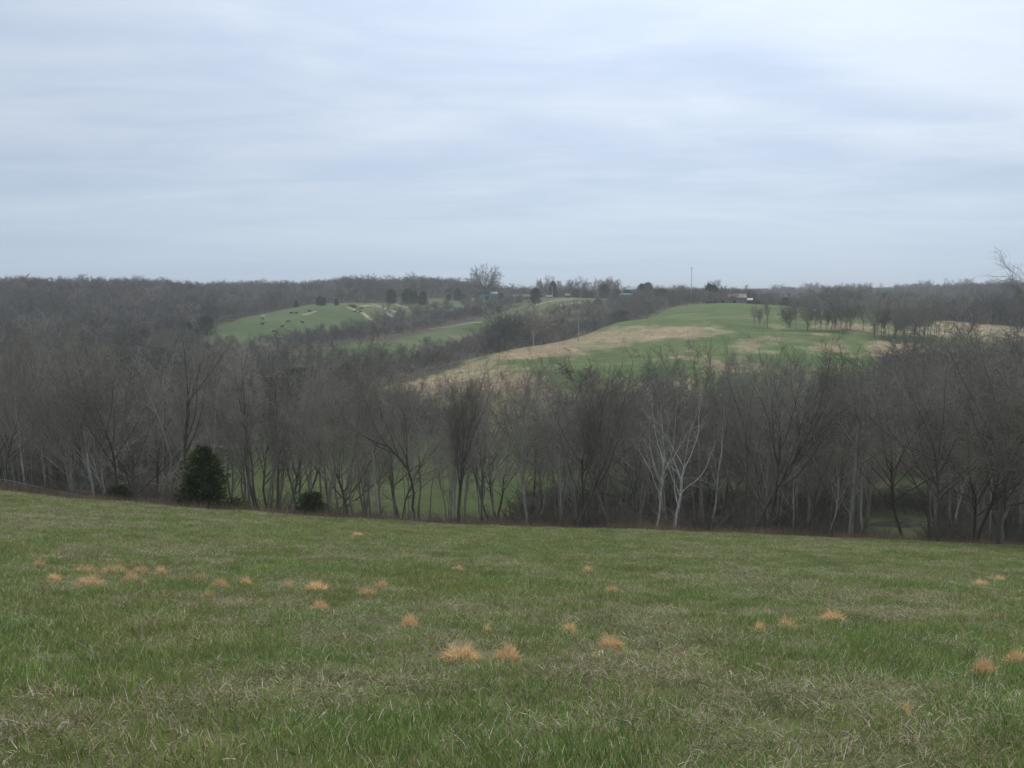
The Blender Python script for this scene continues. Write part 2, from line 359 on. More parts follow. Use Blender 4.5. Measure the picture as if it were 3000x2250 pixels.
def gz(x, y):
    h = bvh.ray_cast(Vector((x, y, 300)), Vector((0, 0, -1)))
    return h[0].z if h[0] is not None else float(height(np.array([x]), np.array([y]))[0])
def uY(u, Yd): return (u - 512) / F * Yd, Yd
def zpix(v, Yd): return CZ + pix_z(v, Yd)

# ------------------------------------------------------------------ dirt tracks on the far pasture (worn earth, real strips lying on the ground)
M['track'] = mat('track_earth', (.36, .29, .19), var=.25, scale=.3)
TRK = [([(1018,899),(1040,908),(1060,915),(1080,931),(1101,945)],1.5),([(1121,958),(1163,976)],1.2),([(1053,897),(1080,895),(1104,897),(1123,901),(1152,911),(1170,921),(1183,927)],2.2),
 ([(1123,903),(1130,916),(1157,930)],1.8),([(1087,890),(1127,899)],1.0),([(1154,889),(1175,897),(1199,902),(1235,909)],1.1),([(1203,938),(1230,946),(1257,956)],.9),
 ([(1262,963),(1315,958),(1369,947),(1414,944)],1.0),([(1564,896),(1590,888),(1617,882),(1655,877),(1689,875)],1.5),([(1631,896),(1680,888),(1718,884)],1.2),([(1715,874),(1753,879)],1.2),([(885,923),(905,918),(930,911)],1.2)]
tv, tf = [], []
for pl, wd in TRK:
    pts = []
    for (a0, b0), (a1, b1) in zip(pl[:-1], pl[1:]):
        for k in range(8):
            t_ = k / 8; p = hit_near((a0 + (a1 - a0) * t_) * SX, (b0 + (b1 - b0) * t_) * SX, 350)
            if p is not None and p.y < 900 and (not pts or (p - pts[-1]).length > .5) : pts.append(p)
    if len(pts) < 3: continue
    # keep a run without jumps
    b_ = len(tv); 
    for i, p in enumerate(pts):
        t_ = (pts[min(i + 1, len(pts) - 1)] - pts[max(i - 1, 0)]); t_.z = 0
        if t_.length == 0: t_ = Vector((1, 0, 0))
        t_.normalize(); nn = Vector((-t_.y, t_.x, 0)); ww = wd * (.6 + .5 * random.Random(i * 7 + b_).random()) * (1 + .6 * abs(t_.x))
        for s in (-1, -.5, 0, .5, 1):
            qx = p + nn * s * ww; tv.append((qx.x, qx.y, gz(qx.x, qx.y) + (.10 if abs(s) < 1 else -.05)))
    for i in range(len(pts) - 1):
        if (pts[i + 1] - pts[i]).length > 30: continue
        for s in range(4): o_ = b_ + i * 5 + s; tf.append((o_, o_ + 1, o_ + 6, o_ + 5))
me = mesh_from('dirt_track', tv, [np.array(tf)], [M['track']]); tag(obj('dirt_track', me), kind='structure')

# ------------------------------------------------------------------ creek glimpses in the valley
def water_mat():
    m = bpy.data.materials.new('water'); m.use_nodes = True; t = m.node_tree; n = t.nodes; b = n['Principled BSDF']
    b.inputs['Base Color'].default_value = (.05, .055, .04, 1); b.inputs['Roughness'].default_value = .12; b.inputs['IOR'].default_value = 1.33
    g = n.new('ShaderNodeNewGeometry'); q = n.new('ShaderNodeTexNoise'); q.inputs['Scale'].default_value = 1.6; t.links.new(g.outputs['Position'], q.inputs['Vector'])
    bp = n.new('ShaderNodeBump'); bp.inputs['Strength'].default_value = .12; bp.inputs['Distance'].default_value = .03; t.links.new(q.outputs['Fac'], bp.inputs['Height']); t.links.new(bp.outputs[0], b.inputs['Normal'])
    return m
M['water'] = water_mat()
def water(name, cx, cy, rx, ry, n=28, seed=1):
    rg = random.Random(seed); pts = [(cx + math.cos(k / n * 2 * math.pi) * rx * rg.uniform(.8, 1.1), cy + math.sin(k / n * 2 * math.pi) * ry * rg.uniform(.8, 1.1)) for k in range(n)]
    zz = sorted(gz(x, y) for x, y in pts + [(cx, cy)])[int(n * .45)] + .03
    m = MB(); m.add([(x, y, zz) for x, y in pts] + [(x, y, zz - 2.5) for x, y in pts], [tuple(range(n))] + [(k, n + k, n + (k + 1) % n, (k + 1) % n) for k in range(n)])
    return tag(m.build(name, M['water']), kind='structure')
p = hit_near(905, 530, 75) or Vector((42, 104, -24)); water('creek_water', p.x + 2, p.y + 1.5, 7, 3.0, seed=3)
p = hit_near(207, 434, 110) or Vector((-58, 185, -26)); water('pond_water', p.x, p.y, 3.6, 11, seed=5)

# ------------------------------------------------------------------ tree generator
def unit(a): return a / np.maximum(np.linalg.norm(a, axis=-1, keepdims=True), 1e-9)
def perp(T):
    h = np.where(np.abs(T[..., 2:3]) < .9, np.array([0, 0, 1.]), np.array([1., 0, 0])); return unit(np.cross(T, h))
def tubes(P, Rr, sides):
    Nb, n1, _ = P.shape
    T = unit(np.gradient(P, axis=1)); mT = unit(P[:, -1] - P[:, 0])[:, None]; a = perp(np.broadcast_to(mT, T.shape)); a = unit(a - T * (a * T).sum(-1, keepdims=True)); b = np.cross(T, a)
    an = np.arange(sides) * 2 * math.pi / sides
    V = P[:, :, None] + (a[:, :, None] * np.cos(an)[None, None, :, None] + b[:, :, None] * np.sin(an)[None, None, :, None]) * Rr[:, :, None, None]
    ii = np.arange(Nb * n1 * sides).reshape(Nb, n1, sides); lo = ii[:, :-1]; hi = ii[:, 1:]
    Fq = np.stack([lo, np.roll(lo, -1, 2), np.roll(hi, -1, 2), hi], -1).reshape(-1, 4)
    return V.reshape(-1, 3), Fq
def join_tubes(lst):
    Vs, Fs, o = [], [], 0
    for P, Rr, s in lst:
        v, f = tubes(P, Rr, s); Vs.append(v); Fs.append(f + o); o += len(v)
    return np.vstack(Vs), np.vstack(Fs)
def spawn(P, Rr, g, k, t0, t1, ang, lenr, nseg, rr_, up, wob, droop=.45, tip=.3, rmin=.005, first_end=False, absl=None, lv=.32):
    Nb, n1, _ = P.shape; i = np.repeat(np.arange(Nb), k); n = len(i)
    t = (np.tile(np.arange(k), Nb) + g.random(n)) / k * (t1 - t0) + t0
    if first_end: t[::k] = .995
    f = t * (n1 - 1); f0 = np.minimum(f.astype(int), n1 - 2); ff = (f - f0)[:, None]
    base = P[i, f0] * (1 - ff) + P[i, f0 + 1] * ff; T = unit(P[i, f0 + 1] - P[i, f0])
    rad = Rr[i, f0] * (1 - ff[:, 0]) + Rr[i, f0 + 1] * ff[:, 0]
    Lp = np.linalg.norm(np.diff(P, axis=1), axis=-1).sum(1)[i]
    Ln = (Lp * lenr if absl is None else absl) * (1 - droop * t) * g.uniform(1 - lv, 1 + lv, n)
    an = np.radians(ang) * g.uniform(.6, 1.35, n)
    if first_end: an[::k] *= .3
    a = perp(T); b = np.cross(T, a); ph = g.random(n) * 6.283 + np.tile(np.arange(k), Nb) * 2.4
    D = unit(T * np.cos(an)[:, None] + (a * np.cos(ph)[:, None] + b * np.sin(ph)[:, None]) * np.sin(an)[:, None])
    pts = [base]
    for s in range(nseg):
        D = unit(D + np.array([0, 0, up / nseg]) + g.normal(0, wob, (n, 3))); pts.append(pts[-1] + D * (Ln / nseg)[:, None])
    Pn = np.stack(pts, 1); r0 = np.maximum(rad * rr_, rmin)
    Rn = r0[:, None] * np.linspace(1, tip, nseg + 1)[None]
    return Pn, Rn
def make_tree(seed, H=14, r0=.2, fork=.4, nl=6, ang=34, up=.5, lean=(0, 0), wob=.09, k2=8, k3=8, k4=7, stems=1, sprd=0.0, level=4, twig=.011, low=.0, lim=1.0, wob2=.13, t_low=.45, wide=.9, pct=None, lv1=.15):
    """returns trunk (V,F), crown (V,F), raw height about H"""
    g = np.random.default_rng(seed); ns = 9
    P = []; 
    for s in range(stems):
        a0 = g.random() * 6.28; d = np.array([lean[0] + sprd * math.cos(a0), lean[1] + sprd * math.sin(a0), 1.0]); d /= np.linalg.norm(d)
        pts = [np.array([.12 * s * math.cos(a0), .12 * s * math.sin(a0), -.5])]; hh = H * fork * g.uniform(.85, 1.15)
        for j in range(ns): 
            d = d + g.normal(0, wob, 3) * np.array([1, 1, .2]) + np.array([0, 0, .06]); d /= np.linalg.norm(d); pts.append(pts[-1] + d * (hh + .5) / ns)
        P.append(pts)
    P = np.array(P); tt = np.linspace(0, 1, ns + 1)
    Rr = (r0 / math.sqrt(stems)) * (1 - .42 * tt + .45 * np.exp(-tt * 14))[None] * g.uniform(.75, 1.1, stems)[:, None]
    rem = H * (1 - fork)
    P1, R1 = spawn(P, Rr, g, nl, t_low, 1.0, ang, 0, 7, .50, up, wob, droop=0, tip=.22, first_end=True, absl=rem * 1.02 * lim, lv=lv1)
    if t_low < .8:      # lower limbs shorter
        pass
    tr = [(P, Rr, 8), (P1, R1, 6)]
    cr = []
    P2, R2 = spawn(P1, R1, g, k2, .15, 1, 44, .44, 4, .50, up * .4, wob2, tip=.3, rmin=twig * 1.6)
    cr.append((P2, R2, 4))
    if low:
        P2b, R2b = spawn(P, Rr, g, int(low), .25, .9, 70, 0, 4, .22, .15, .16, absl=H * .17, rmin=.02); cr.append((P2b, R2b, 4)); P2 = np.concatenate([P2, P2b]); R2 = np.concatenate([R2, R2b])
    P3, R3 = spawn(P2, R2, g, k3, .12, 1, 46, .55, 3, .6, up * .2, .14, tip=.45, rmin=twig * 1.15)
    cr.append((P3, R3, 3))
    if level >= 4:
        P4, R4 = spawn(P3, R3, g, k4, .05, 1, 46, .75, 1, .7, up * .2, .05, tip=.5, rmin=twig * .72)
        cr.append((P4, R4, 3))
    T_, C_ = join_tubes(tr), join_tubes(cr); zt = np.percentile(C_[0][:, 2], 99.5); f_ = H / (zt if pct is None else np.percentile(C_[0][:, 2], pct))
    fv = np.array([min(f_, 1.25), min(f_, 1.25), f_]) * np.array([wide, wide, 1])
    return (T_[0] * fv, T_[1]), (C_[0] * fv, C_[1])
def tree_meshes(nm, trunk_mat, twig_mat, **k):
    (tv_, tf_), (cv, cf) = make_tree(**k)
    return (mesh_from('trunk', tv_, [tf_], [trunk_mat], smooth=True), mesh_from('crown', cv, [cf], [twig_mat]))
def place_tree(tm_, x, y, s=1.0, rz=None, label=None, group=None, name='bare_tree', cat='tree', sz=1.0):
    e = empty(name, (x, y, gz(x, y)), rz if rz is not None else random.random() * 6.28); e.scale = (s, s, s * sz)
    obj('trunk', tm_[0], e); obj('crown', tm_[1], e)
    tag(e, label, cat, group); return e
random.seed(11)
BT, TW = M['bark_grey'], M['twig']
N_TREES = [0]

# featured trees along the brow: base u (1024 px), depth, top row v, params, label
W1 = 'bare tree'
def feat(u, Yd, vtop, label, tm='bark_grey', cm='twig', name='bare_tree', group=None, **k):
    x, y = uY(u, Yd); g0 = gz(x, y); H = zpix(vtop, Yd) - g0
    k['fork'] = min(.72, k.get('fork', .5) + .10); vtop -= 8; H = zpix(vtop, Yd) - g0; k['r0'] = k.get('r0', .2) * .8; k['nl'] = k.get('nl', 6) + 2; k.setdefault('twig', .0085); k.setdefault('k4', 4); k.setdefault('seed', int(u * 7 + Yd))
    ms = tree_meshes(name, M[tm], M[cm], H=H * 1.0, **k)
    N_TREES[0] += 1
    return place_tree(ms, x, y, 1.0, 0.0, label, group, name)
feat(88, 66, 352, 'pale grey forked bare tree left of the small cedar by the fence end', 'bark_pale', fork=.42, nl=5, ang=26, seed=3, lean=(-.03, 0), low=4, r0=.17)
feat(107, 67, 345, 'leaning pale double trunked tree behind the small dark cedar on the left', 'bark_pale', fork=.36, nl=5, ang=36, seed=15, stems=2, sprd=.10, lean=(-.08, 0), low=5)
feat(117, 68, 330, 'dark bare tree whose heavy limb leans up to the left beside the pale double trunk', 'bark_dark', 'twig_dark', fork=.45, nl=5, ang=34, seed=31, lean=(-.30, 0), r0=.17)
feat(186, 74, 318, 'tall dark bare tree with high spreading forks directly behind the large cedar', 'bark_dark', fork=.5, nl=6, ang=32, seed=8, r0=.30, up=.55)
feat(207, 78, 336, 'thick grey trunk before the bright pond right of the large cedar', fork=.55, nl=5, ang=28, seed=41, r0=.27)
feat(245, 68, 372, 'low forked bare tree with wide open limbs first to the right of the large cedar', 'bark_grey', 'twig_dark', fork=.36, nl=6, ang=44, seed=12, up=.35, r0=.19)
feat(259, 69, 350, 'upright multi stemmed bare tree between the large cedar and the right hand cedar bush', 'bark_dark', fork=.6, nl=5, ang=20, seed=22, stems=3, sprd=.09, r0=.24, up=.6)
feat(321, 67, 362, 'bare tree with a V shaped fork just right of the dark round cedar bush', 'bark_grey', fork=.30, nl=5, ang=36, seed=55, stems=2, sprd=.16, r0=.2)
feat(352, 69, 330, 'slender straight grey tree, first of the poles right of the cedar bush', 'bark_grey', fork=.62, nl=4, ang=24, seed=61, r0=.13)
feat(366, 70, 352, 'slender straight bare tree, middle one of three poles right of the cedar bush', 'bark_grey', fork=.6, nl=4, ang=24, seed=62, r0=.12)
feat(379, 68, 346, 'slender pale bare tree, rightmost of three poles right of the cedar bush', 'bark_pale', fork=.62, nl=4, ang=22, seed=66, r0=.11)
feat(409, 66, 352, 'pale straight stem of a V pair rising at the brow in the middle left', 'bark_pale', fork=.58, nl=5, ang=24, seed=71, lean=(.06, 0), r0=.14)
feat(408, 66.6, 365, 'black crooked stem leaning left from the foot of the pale V pair', 'bark_dark', 'twig_dark', fork=.5, nl=5, ang=34, seed=77, lean=(-.16, 0), wob=.15, r0=.14)
feat(459, 66, 356, 'tall bare tree with a dense dark upswept fan crown before the tan slope', 'bark_dark', 'twig_dark', fork=.40, nl=10, ang=23, seed=81, up=.75, r0=.24, k2=9, k3=8)
feat(452, 67.5, 380, 'thin straight trunk pressed against the left side of the fan crowned tree', 'bark_pale', fork=.62, nl=4, ang=22, seed=83, r0=.12)
feat(478, 69, 385, 'grey bare tree with a curved trunk right of the fan crowned tree', fork=.45, nl=6, ang=40, seed=87, wob=.13, r0=.15)
feat(530, 66, 362, 'pale grey bare tree with many fine upright limbs and low drooping side branches', 'bark_pale', 'twig', fork=.55, nl=8, ang=30, seed=91, low=9, r0=.18, up=.6, k3=8)
feat(573, 65, 352, 'dark bare tree with two heavy limbs spreading from a low wide fork', 'bark_dark', 'twig_dark', fork=.36, nl=7, ang=48, seed=95, up=.6, r0=.22, lean=(.05, 0), wob=.12, k2=8)
feat(586, 66.5, 372, 'dark slim trunk immediately right of the tree with the low wide fork', 'bark_dark', 'twig_dark', fork=.42, nl=6, ang=36, seed=97, r0=.16)
feat(610, 68, 380, 'grey bare tree with long fine branches halfway between wide fork and white sycamore', 'bark_grey', fork=.45, nl=7, ang=40, seed=103, r0=.17)
feat(636, 66, 392, 'crooked black bare tree just left of the white sycamore', 'bark_dark', 'twig_dark', fork=.42, nl=5, ang=44, seed=107, wob=.15, r0=.15)
feat(657, 64.5, 384, 'bone white slender sycamore with upright crooked limbs', 'bark_white', 'bark_pale', name='white_sycamore', fork=.5, nl=5, ang=34, seed=111, low=4, k2=5, k3=4, k4=4, r0=.13, up=.7, wob=.12)
feat(673, 66, 392, 'white sycamore with a twisted trunk and zigzag side limbs right of the straight one', 'bark_white', 'bark_pale', name='white_sycamore', fork=.45, nl=6, ang=46, seed=113, low=6, k2=5, k3=4, k4=4, r0=.15, wob=.16, lean=(.02, 0))
feat(712, 72, 418, 'short white barked tree leaning right among the thicket', 'bark_white', 'twig', name='white_sycamore', fork=.62, nl=4, ang=34, seed=119, k2=5, k3=5, k4=4, r0=.15, lean=(.2, 0), low=5)
feat(757, 67, 336, 'tall dark tree leaning right into a dense rounded crown over the green hill', 'bark_dark', 'twig_dark', fork=.52, nl=8, ang=36, seed=121, r0=.22, lean=(.20, 0), k2=9, k3=8, up=.55)
feat(770, 70, 430, 'small pale barked tree with arching limbs under the dark leaning tree', 'bark_pale', 'twig', name='bare_tree', fork=.42, nl=5, ang=50, seed=123, r0=.12, low=5)
feat(810, 65, 425, 'thin crooked black tree just left of the thick straight trunk', 'bark_dark', 'twig_dark', fork=.4, nl=5, ang=42, seed=127, wob=.16, r0=.14)
feat(800, 73, 438, 'white barked stem rising straight among the thicket left of the thick trunk', 'bark_white', 'twig', name='white_sycamore', fork=.6, nl=4, ang=36, seed=129, k2=5, k3=4, k4=4, r0=.11, low=4)
feat(828, 70, 445, 'white barked stem leaning right behind the thick straight trunk', 'bark_white', 'twig', name='white_sycamore', fork=.55, nl=4, ang=38, seed=131, k2=5, k3=5, k4=4, r0=.12, lean=(.38, 0))
feat(858, 62.5, 358, 'thickest straight grey trunk on the right with level side limbs', 'bark_grey', 'twig', fork=.62, nl=8, ang=46, seed=133, r0=.33, wob=.045, low=9, k2=9, k3=8, up=.45, t_low=.5)
feat(912, 66, 372, 'bare tree with drooping outer branches right of the thickest trunk', 'bark_dark', 'twig', fork=.4, nl=8, ang=52, seed=137, r0=.2, k2=9, k3=8, up=.2)
feat(1145, 50, 278, 'very large bare tree at the right picture edge with long low sweeping limbs', 'bark_dark', 'twig_dark', fork=.30, nl=13, ang=64, seed=141, r0=.42, up=.42, k2=11, k3=10, k4=8, t_low=.2, lim=1.0, wide=1.05)
feat(985, 63, 330, 'broad dark twiggy tree filling the gap before the right picture edge', 'bark_dark', 'twig_dark', fork=.28, nl=10, ang=48, seed=147, r0=.24, k2=10, k3=9, up=.35, stems=2, sprd=.15)
feat(1010, 58, 322, 'dense tangle of a tree low at the right edge under the sweeping limbs', 'bark_dark', 'twig', fork=.3, nl=10, ang=46, seed=151, r0=.2, k2=10, k3=9)
feat(948, 60, 345, 'spreading low forked tree left of the broad twiggy one', 'bark_dark', 'twig', fork=.35, nl=9, ang=46, seed=157, r0=.2, k2=9)
print('featured', round(time.time() - T0, 1))

# generic near variants
gen = []
specs = [dict(fork=.62, nl=8, ang=28), dict(fork=.56, nl=9, ang=32), dict(fork=.68, nl=7, ang=26, wob=.06), dict(fork=.42, nl=7, ang=34, stems=2, sprd=.12), dict(fork=.58, nl=8, ang=30, low=5), dict(fork=.66, nl=7, ang=26, low=6),
         dict(fork=.58, nl=9, ang=28, up=.7), dict(fork=.52, nl=8, ang=40, wob=.12), dict(fork=.58, nl=8, ang=22, up=.7), dict(fork=.52, nl=8, ang=32, lean=(.1, .05)),
         dict(fork=.74, nl=6, ang=26, k2=6, k3=5, k4=4, r0=.07, wob=.06), dict(fork=.70, nl=5, ang=30, k2=6, k3=5, k4=4, r0=.08, wob=.09), dict(fork=.5, nl=7, ang=42, k2=5, k3=3, k4=2, r0=.13, wob=.15), dict(fork=.45, nl=11, ang=50, low=6, wide=1.15, up=.35),
         dict(fork=.66, nl=7, ang=22, stems=2, sprd=.06, r0=.13)]
for i, s in enumerate(specs):
    bm_ = ('bark_grey', 'bark_dark', 'bark_grey', 'bark_pale', 'bark_grey', 'bark_dark', 'bark_grey', 'bark_dark', 'bark_pale', 'bark_grey', 'bark_grey', 'bark_pale', 'bark_pale', 'bark_dark', 'bark_grey')[i]
    gen.append(tree_meshes('g', M[bm_], M['twig' if i % 3 else 'twig_dark'], seed=300 + i, H=14, **{**dict(r0=.125, k3=6, k4=5, twig=.0095), **s}))
mid = [tree_meshes('m', M['bark_grey' if i % 2 else 'bark_dark'], M['twig_far'], seed=400 + i, H=14, r0=.14, level=4, k2=8, k3=6, k4=5, twig=.018, fork=(.55, .45, .6, .4, .5, .6)[i], nl=7 + i % 3, ang=30 + 3 * i, up=.5) for i in range(6)]
cop = [tree_meshes('m', M['bark_grey' if i % 2 else 'bark_dark'], M['twig'], seed=450 + i, H=13, r0=.15, level=4, k2=7, k3=6, k4=5, twig=.022, fork=(.5, .38, .3, .55, .42)[i], nl=9, ang=(22, 34, 42, 26, 30)[i], up=.6, wide=(.7, .9, 1.0, .65, .8)[i], stems=(1, 2, 3, 1, 2)[i], sprd=.14, low=5, lean=(.06 * (i - 2), 0)) for i in range(5)]
farm = []
for i in range(7):
    (a_, b_), (c_, d_) = make_tree(500 + i, H=14, r0=.16, level=3, k2=10, k3=13, twig=.03, fork=(.4, .5, .35, .5, .45, .35, .45)[i], nl=8 + i % 3, ang=40 + 3 * i, up=.3, wide=1.15)
    farm.append(mesh_from('far_tree', np.vstack([a_, c_]), [np.vstack([b_, d_ + len(a_)])], [M['bark_pale' if i in (1, 4) else 'bark_grey'], M[('twig_far', 'twig_far2', 'twig_far', 'twig_far3', 'twig_far2', 'twig_far', 'twig_far3')[i]]], mi=np.concatenate([np.zeros(len(b_)), np.ones(len(d_))])))
print('variants', round(time.time() - T0, 1))

# ------------------------------------------------------------------ forest points
def poisson(x0, x1, y0, y1, n, cond, dmin, seed):
    g = np.random.default_rng(seed); cell = {}; out_ = []
    xs = g.uniform(x0, x1, n); ys = g.uniform(y0, y1, n); ok = cond(xs, ys)
    for x, y in zip(xs[ok], ys[ok]):
        d = dmin(x, y); k = (int(x // 12), int(y // 12)); good = True
        for i in (-1, 0, 1):
            for j in (-1, 0, 1):
                for a_, b_ in cell.get((k[0] + i, k[1] + j), ()):
                    if (a_ - x) ** 2 + (b_ - y) ** 2 < d * d: good = False; break
                if not good: break
            if not good: break
        if good: cell.setdefault(k, []).append((x, y)); out_.append((x, y))
    return out_
placed = [(o.location.x, o.location.y) for o in sc.objects if o.get('category') == 'tree']
def near_cond(x, y):
    u, Yd = uvY(x, y); g = fbm(x / 11, y / 11, 2, 201)
    m = (Yd > 64) & (Yd < 122) & (u > -60) & (u < 1090)
    gap = (u > 215) & (u < 620); keep = np.where(gap, (Yd < 112) & (g > np.where(u > 400, .41, .20)), True)
    return m & keep
SEE = lambda x, y: (878 < 512 + F * x / y < 938 and y < 122) or (199 < 512 + F * x / y < 218 and y < 200)
npnt = [p for p in poisson(-80, 80, 62, 122, 5000, near_cond, lambda x, y: 3.6 if 205 < 512 + F * x / y < 560 else 3.7, 5) if not SEE(*p) and all((p[0] - a_) ** 2 + (p[1] - b_) ** 2 > 5 for a_, b_ in placed)]
rg = random.Random(3)
def zone(u, Yd):
    if u < 95: return 'grey bare tree crowded in the woodland behind the wire fence at far left', 'woodland trees behind the wire fence'
    if u < 205: return 'bare tree in the dense left woodland around the large cedar', 'woodland trees around the large cedar'
    if u < 430: return 'slim bare tree in the open row before the green valley field', 'slim trees before the green valley field'
    if u < 640: return 'bare tree in the belt before the tan slope in the middle', 'belt trees before the tan slope'
    if u < 850: return 'bare tree in the tangled thicket between white sycamore and thickest trunk', 'thicket trees right of the white sycamore'
    return 'dark bare tree in the dense creek wood on the right', 'creek wood trees on the right'
VT = [(-60, 335), (60, 332), (150, 338), (200, 350), (260, 362), (420, 376), (520, 380), (620, 366), (700, 366), (760, 345), (850, 352), (930, 345), (1000, 322), (1090, 315)]
for x, y in npnt:
    u = 512 + F * x / y; g0 = gz(x, y); vt = np.interp(u, [a_ for a_, b_ in VT], [b_ for a_, b_ in VT]) + rg.uniform(-22, 34) 
    H = max(6.5, min(19, zpix(vt, y) - g0)); lb, gr_ = zone(u, y)
    s = H / 14.0; place_tree(gen[rg.randrange(len(gen))], x, y, s * rg.uniform(.9, 1.0), rg.random() * 6.28, lb, gr_, sz=rg.uniform(1, 1.12)); N_TREES[0] += 1
ORD = ['first', 'second', 'third', 'fourth', 'fifth', 'sixth', 'seventh', 'eighth', 'ninth', 'tenth', 'eleventh', 'twelfth', 'thirteenth', 'fourteenth', 'fifteenth', 'sixteenth', 'seventeenth', 'eighteenth', 'nineteenth', 'twentieth']
LM = [(-200, 'left picture edge'), (50, 'wire fence'), (108, 'leaning pale tree'), (199, 'large cedar'), (308, 'cedar bush'), (366, 'three poles'), (459, 'fan crowned tree'), (530, 'pale fine limbed tree'), (573, 'wide forked tree'), (665, 'white sycamores'), (757, 'dark leaning tree'), (858, 'thickest trunk'), (985, 'broad twiggy tree'), (1300, 'right picture edge')]
def ordinal_labels(trees, far_=False):
    cells = {}
    for o in trees:
        x, y = o.location.x, o.location.y; u = 512 + F * x / y; k = max(i for i in range(len(LM)) if LM[i][0] <= u); rank = 'front' if y < 78 else 'middle' if y < 96 else 'back' if y < 122 else 'farther'; rank = 'far' if far_ else rank 
        cells.setdefault((k, rank), []).append((u, o))
    for (k, rank), l_ in cells.items():
        l_.sort(key=lambda t: t[0]); n_ = len(l_)
        for i, (u, o) in enumerate(l_):
            j, side = (i, 'left') if i < (n_ + 1) // 2 else (n_ - 1 - i, 'right')
            where = 'between %s and %s' % (LM[k][1], LM[k + 1][1])
            o['label'] = 'bare tree %s from %s, %s rank %s' % (ORD[min(j, 19)], side, rank, where)
ordinal_labels([o for o in sc.objects if o.get('category') == 'tree' and o.get('group')])
print('near trees', N_TREES[0])

# copses on the right hill, each tree a thing
def copse(cu, cv, n, du, label, group, H, Yhint, dY=8, seed=0):
    g = random.Random(seed)
    for k in range(n):
        u = cu + (k / (max(n - 1, 1)) - .5) * 2 * du + g.uniform(-1, 1) * du / n * .95; p = hit_near(u, cv(u) if callable(cv) else cv, Yhint)
        if p is None: continue
        x, y = p.x, p.y + g.uniform(-dY, dY); place_tree(cop[g.randrange(5)], x, y, H * g.uniform(.62, 1.15) / 13, g.random() * 6.28, label.format(ORD[k] if k < 12 else ORD[k] if k < 20 else 'last but %s' % ('one' if k == 20 else 'none')), group, sz=1.1); N_TREES[0] += 1
copse(761, 327.5, 3, 5, '{} from left of three slender bare trees alone in the green pasture', 'three lone trees in the green pasture', 11, 200, 1.5, 1)
copse(824, 330, 13, 36, 'bare tree {} from left in the thin row along the pasture hollow', 'thin row of trees along the pasture hollow', 12, 200, 6, 2)
copse(905, 337, 22, 29, 'dark bare tree {} from left in the tight copse on the right hillside', 'tight copse on the right hillside', 13.5, 200, 9, 3)
# farmyard trees
def far_tree(u, Yd, vtop, label, seed=0, group=None, mesh=None, cat='tree', **k):
    x, y = uY(u, Yd); H = zpix(vtop, Yd) - gz(x, y); N_TREES[0] += 1
    for a_, b_ in (('nl', 7), ('fork', .3), ('ang', 38), ('pct', 99.9), ('r0', H * .024), ('k2', 10), ('k3', 7), ('k4', 4), ('twig', .052)): k.setdefault(a_, b_)
    ms = tree_meshes('f', M['bark_dark'], M['twig_dark'], seed=seed, H=H, level=4, **k)
    return place_tree(ms, x, y, 1, 0, label, group)
far_tree(485.5, 725, 266, 'huge round crowned bare tree beside the green barn on the skyline', 601, nl=16, up=.35, ang=46, lim=.95, t_low=.6, fork=.34, wide=.98, wob=.06, lv1=.06, pct=98.5, twig=.045, k2=9, k3=8, k4=4, r0=.65)
far_tree(496, 728, 280, 'lower spreading bare tree at the right shoulder of the huge skyline tree', 602, ang=48)
far_tree(542, 760, 279, 'small bare skyline tree, left one of the trio right of the brown house', 603)
far_tree(551, 765, 275, 'tallest of the bare skyline trio right of the brown house', 604)
far_tree(560, 760, 280, 'small bare skyline tree, right one of the trio right of the brown house', 605)
far_tree(568, 770, 283, 'faint short bare tree at the end of the skyline trio', 615)
for k_, (u_, v_) in enumerate([(570, 279), (577, 276), (585, 278), (591, 277), (601, 281), (610, 279)]): far_tree(u_, 770, v_, 'bare tree %s from left in the skyline cluster left of the bushy olive tree' % ORD[k_], 620 + k_, 'skyline cluster above the farm machinery', ang=30)
far_tree(604.5, 740, 275.5, 'bushy olive brown tree with a hooked top above the farm', 606, up=.7, ang=26, nl=12, fork=.2)
far_tree(616, 755, 279, 'bare tree between bushy olive tree and teal shed', 608)
far_tree(681, 640, 284, 'wispy bare tree left of the tall mast', 609)
far_tree(713, 640, 279, 'bristly bare tree with upright shoots left of the rusty roofed barn', 610, up=.9, ang=40, nl=12, fork=.25)
far_tree(702, 650, 284, 'low bare tree between mast and the bristly tree', 611)
far_tree(720, 655, 285, 'low rounded bare tree touching the bristly tree on its right', 612)
print('farm trees', N_TREES[0], round(time.time() - T0, 1))

def forest_cond(x, y):
    u, Yd = uvY(x, y); r = np.hypot(x, y); az = np.abs(np.degrees(np.arctan2(x, y)))
    return ~((u > 880) & (u < 935) & (Yd < 160)) & ~((u > 197) & (u < 220) & (Yd < 205)) & (Yd > 116) & (az < 36) & ~open_mask(x, y) & (r < 1500) & ~((u > 215) & (u < 560) & (Yd < 185)) 
fp = poisson(-950, 950, 116, 1500, 120000, forest_cond, lambda x, y: 4.6 if y < 330 else (5.6 if y < 700 else 7.5), 9)
fx = np.array([p[0] for p in fp]); fy = np.array([p[1] for p in fp]); fu, _ = uvY(fx, fy)
fz = height(fx, fy)
FH = rng.uniform(11.5, 16, len(fp))
FH = np.where((fu > 190) & (fu < 500) & (fy < 470), rng.uniform(5.0, 7.5, len(fp)), FH)
FH = np.where((fu > 135) & (fu < 300) & (fy > 330) & (fy < 475), rng.uniform(4.2, 6.2, len(fp)), FH)
FH = np.where((fu > 280) & (fu < 700) & (fy > 385) & (fy < 720), rng.uniform(5.5, 8.5, len(fp)), FH)
FH = np.where((fu > 450) & (fu < 1100) & (fy > 540) & (fy < 800), rng.uniform(6, 9.5, len(fp)), FH)
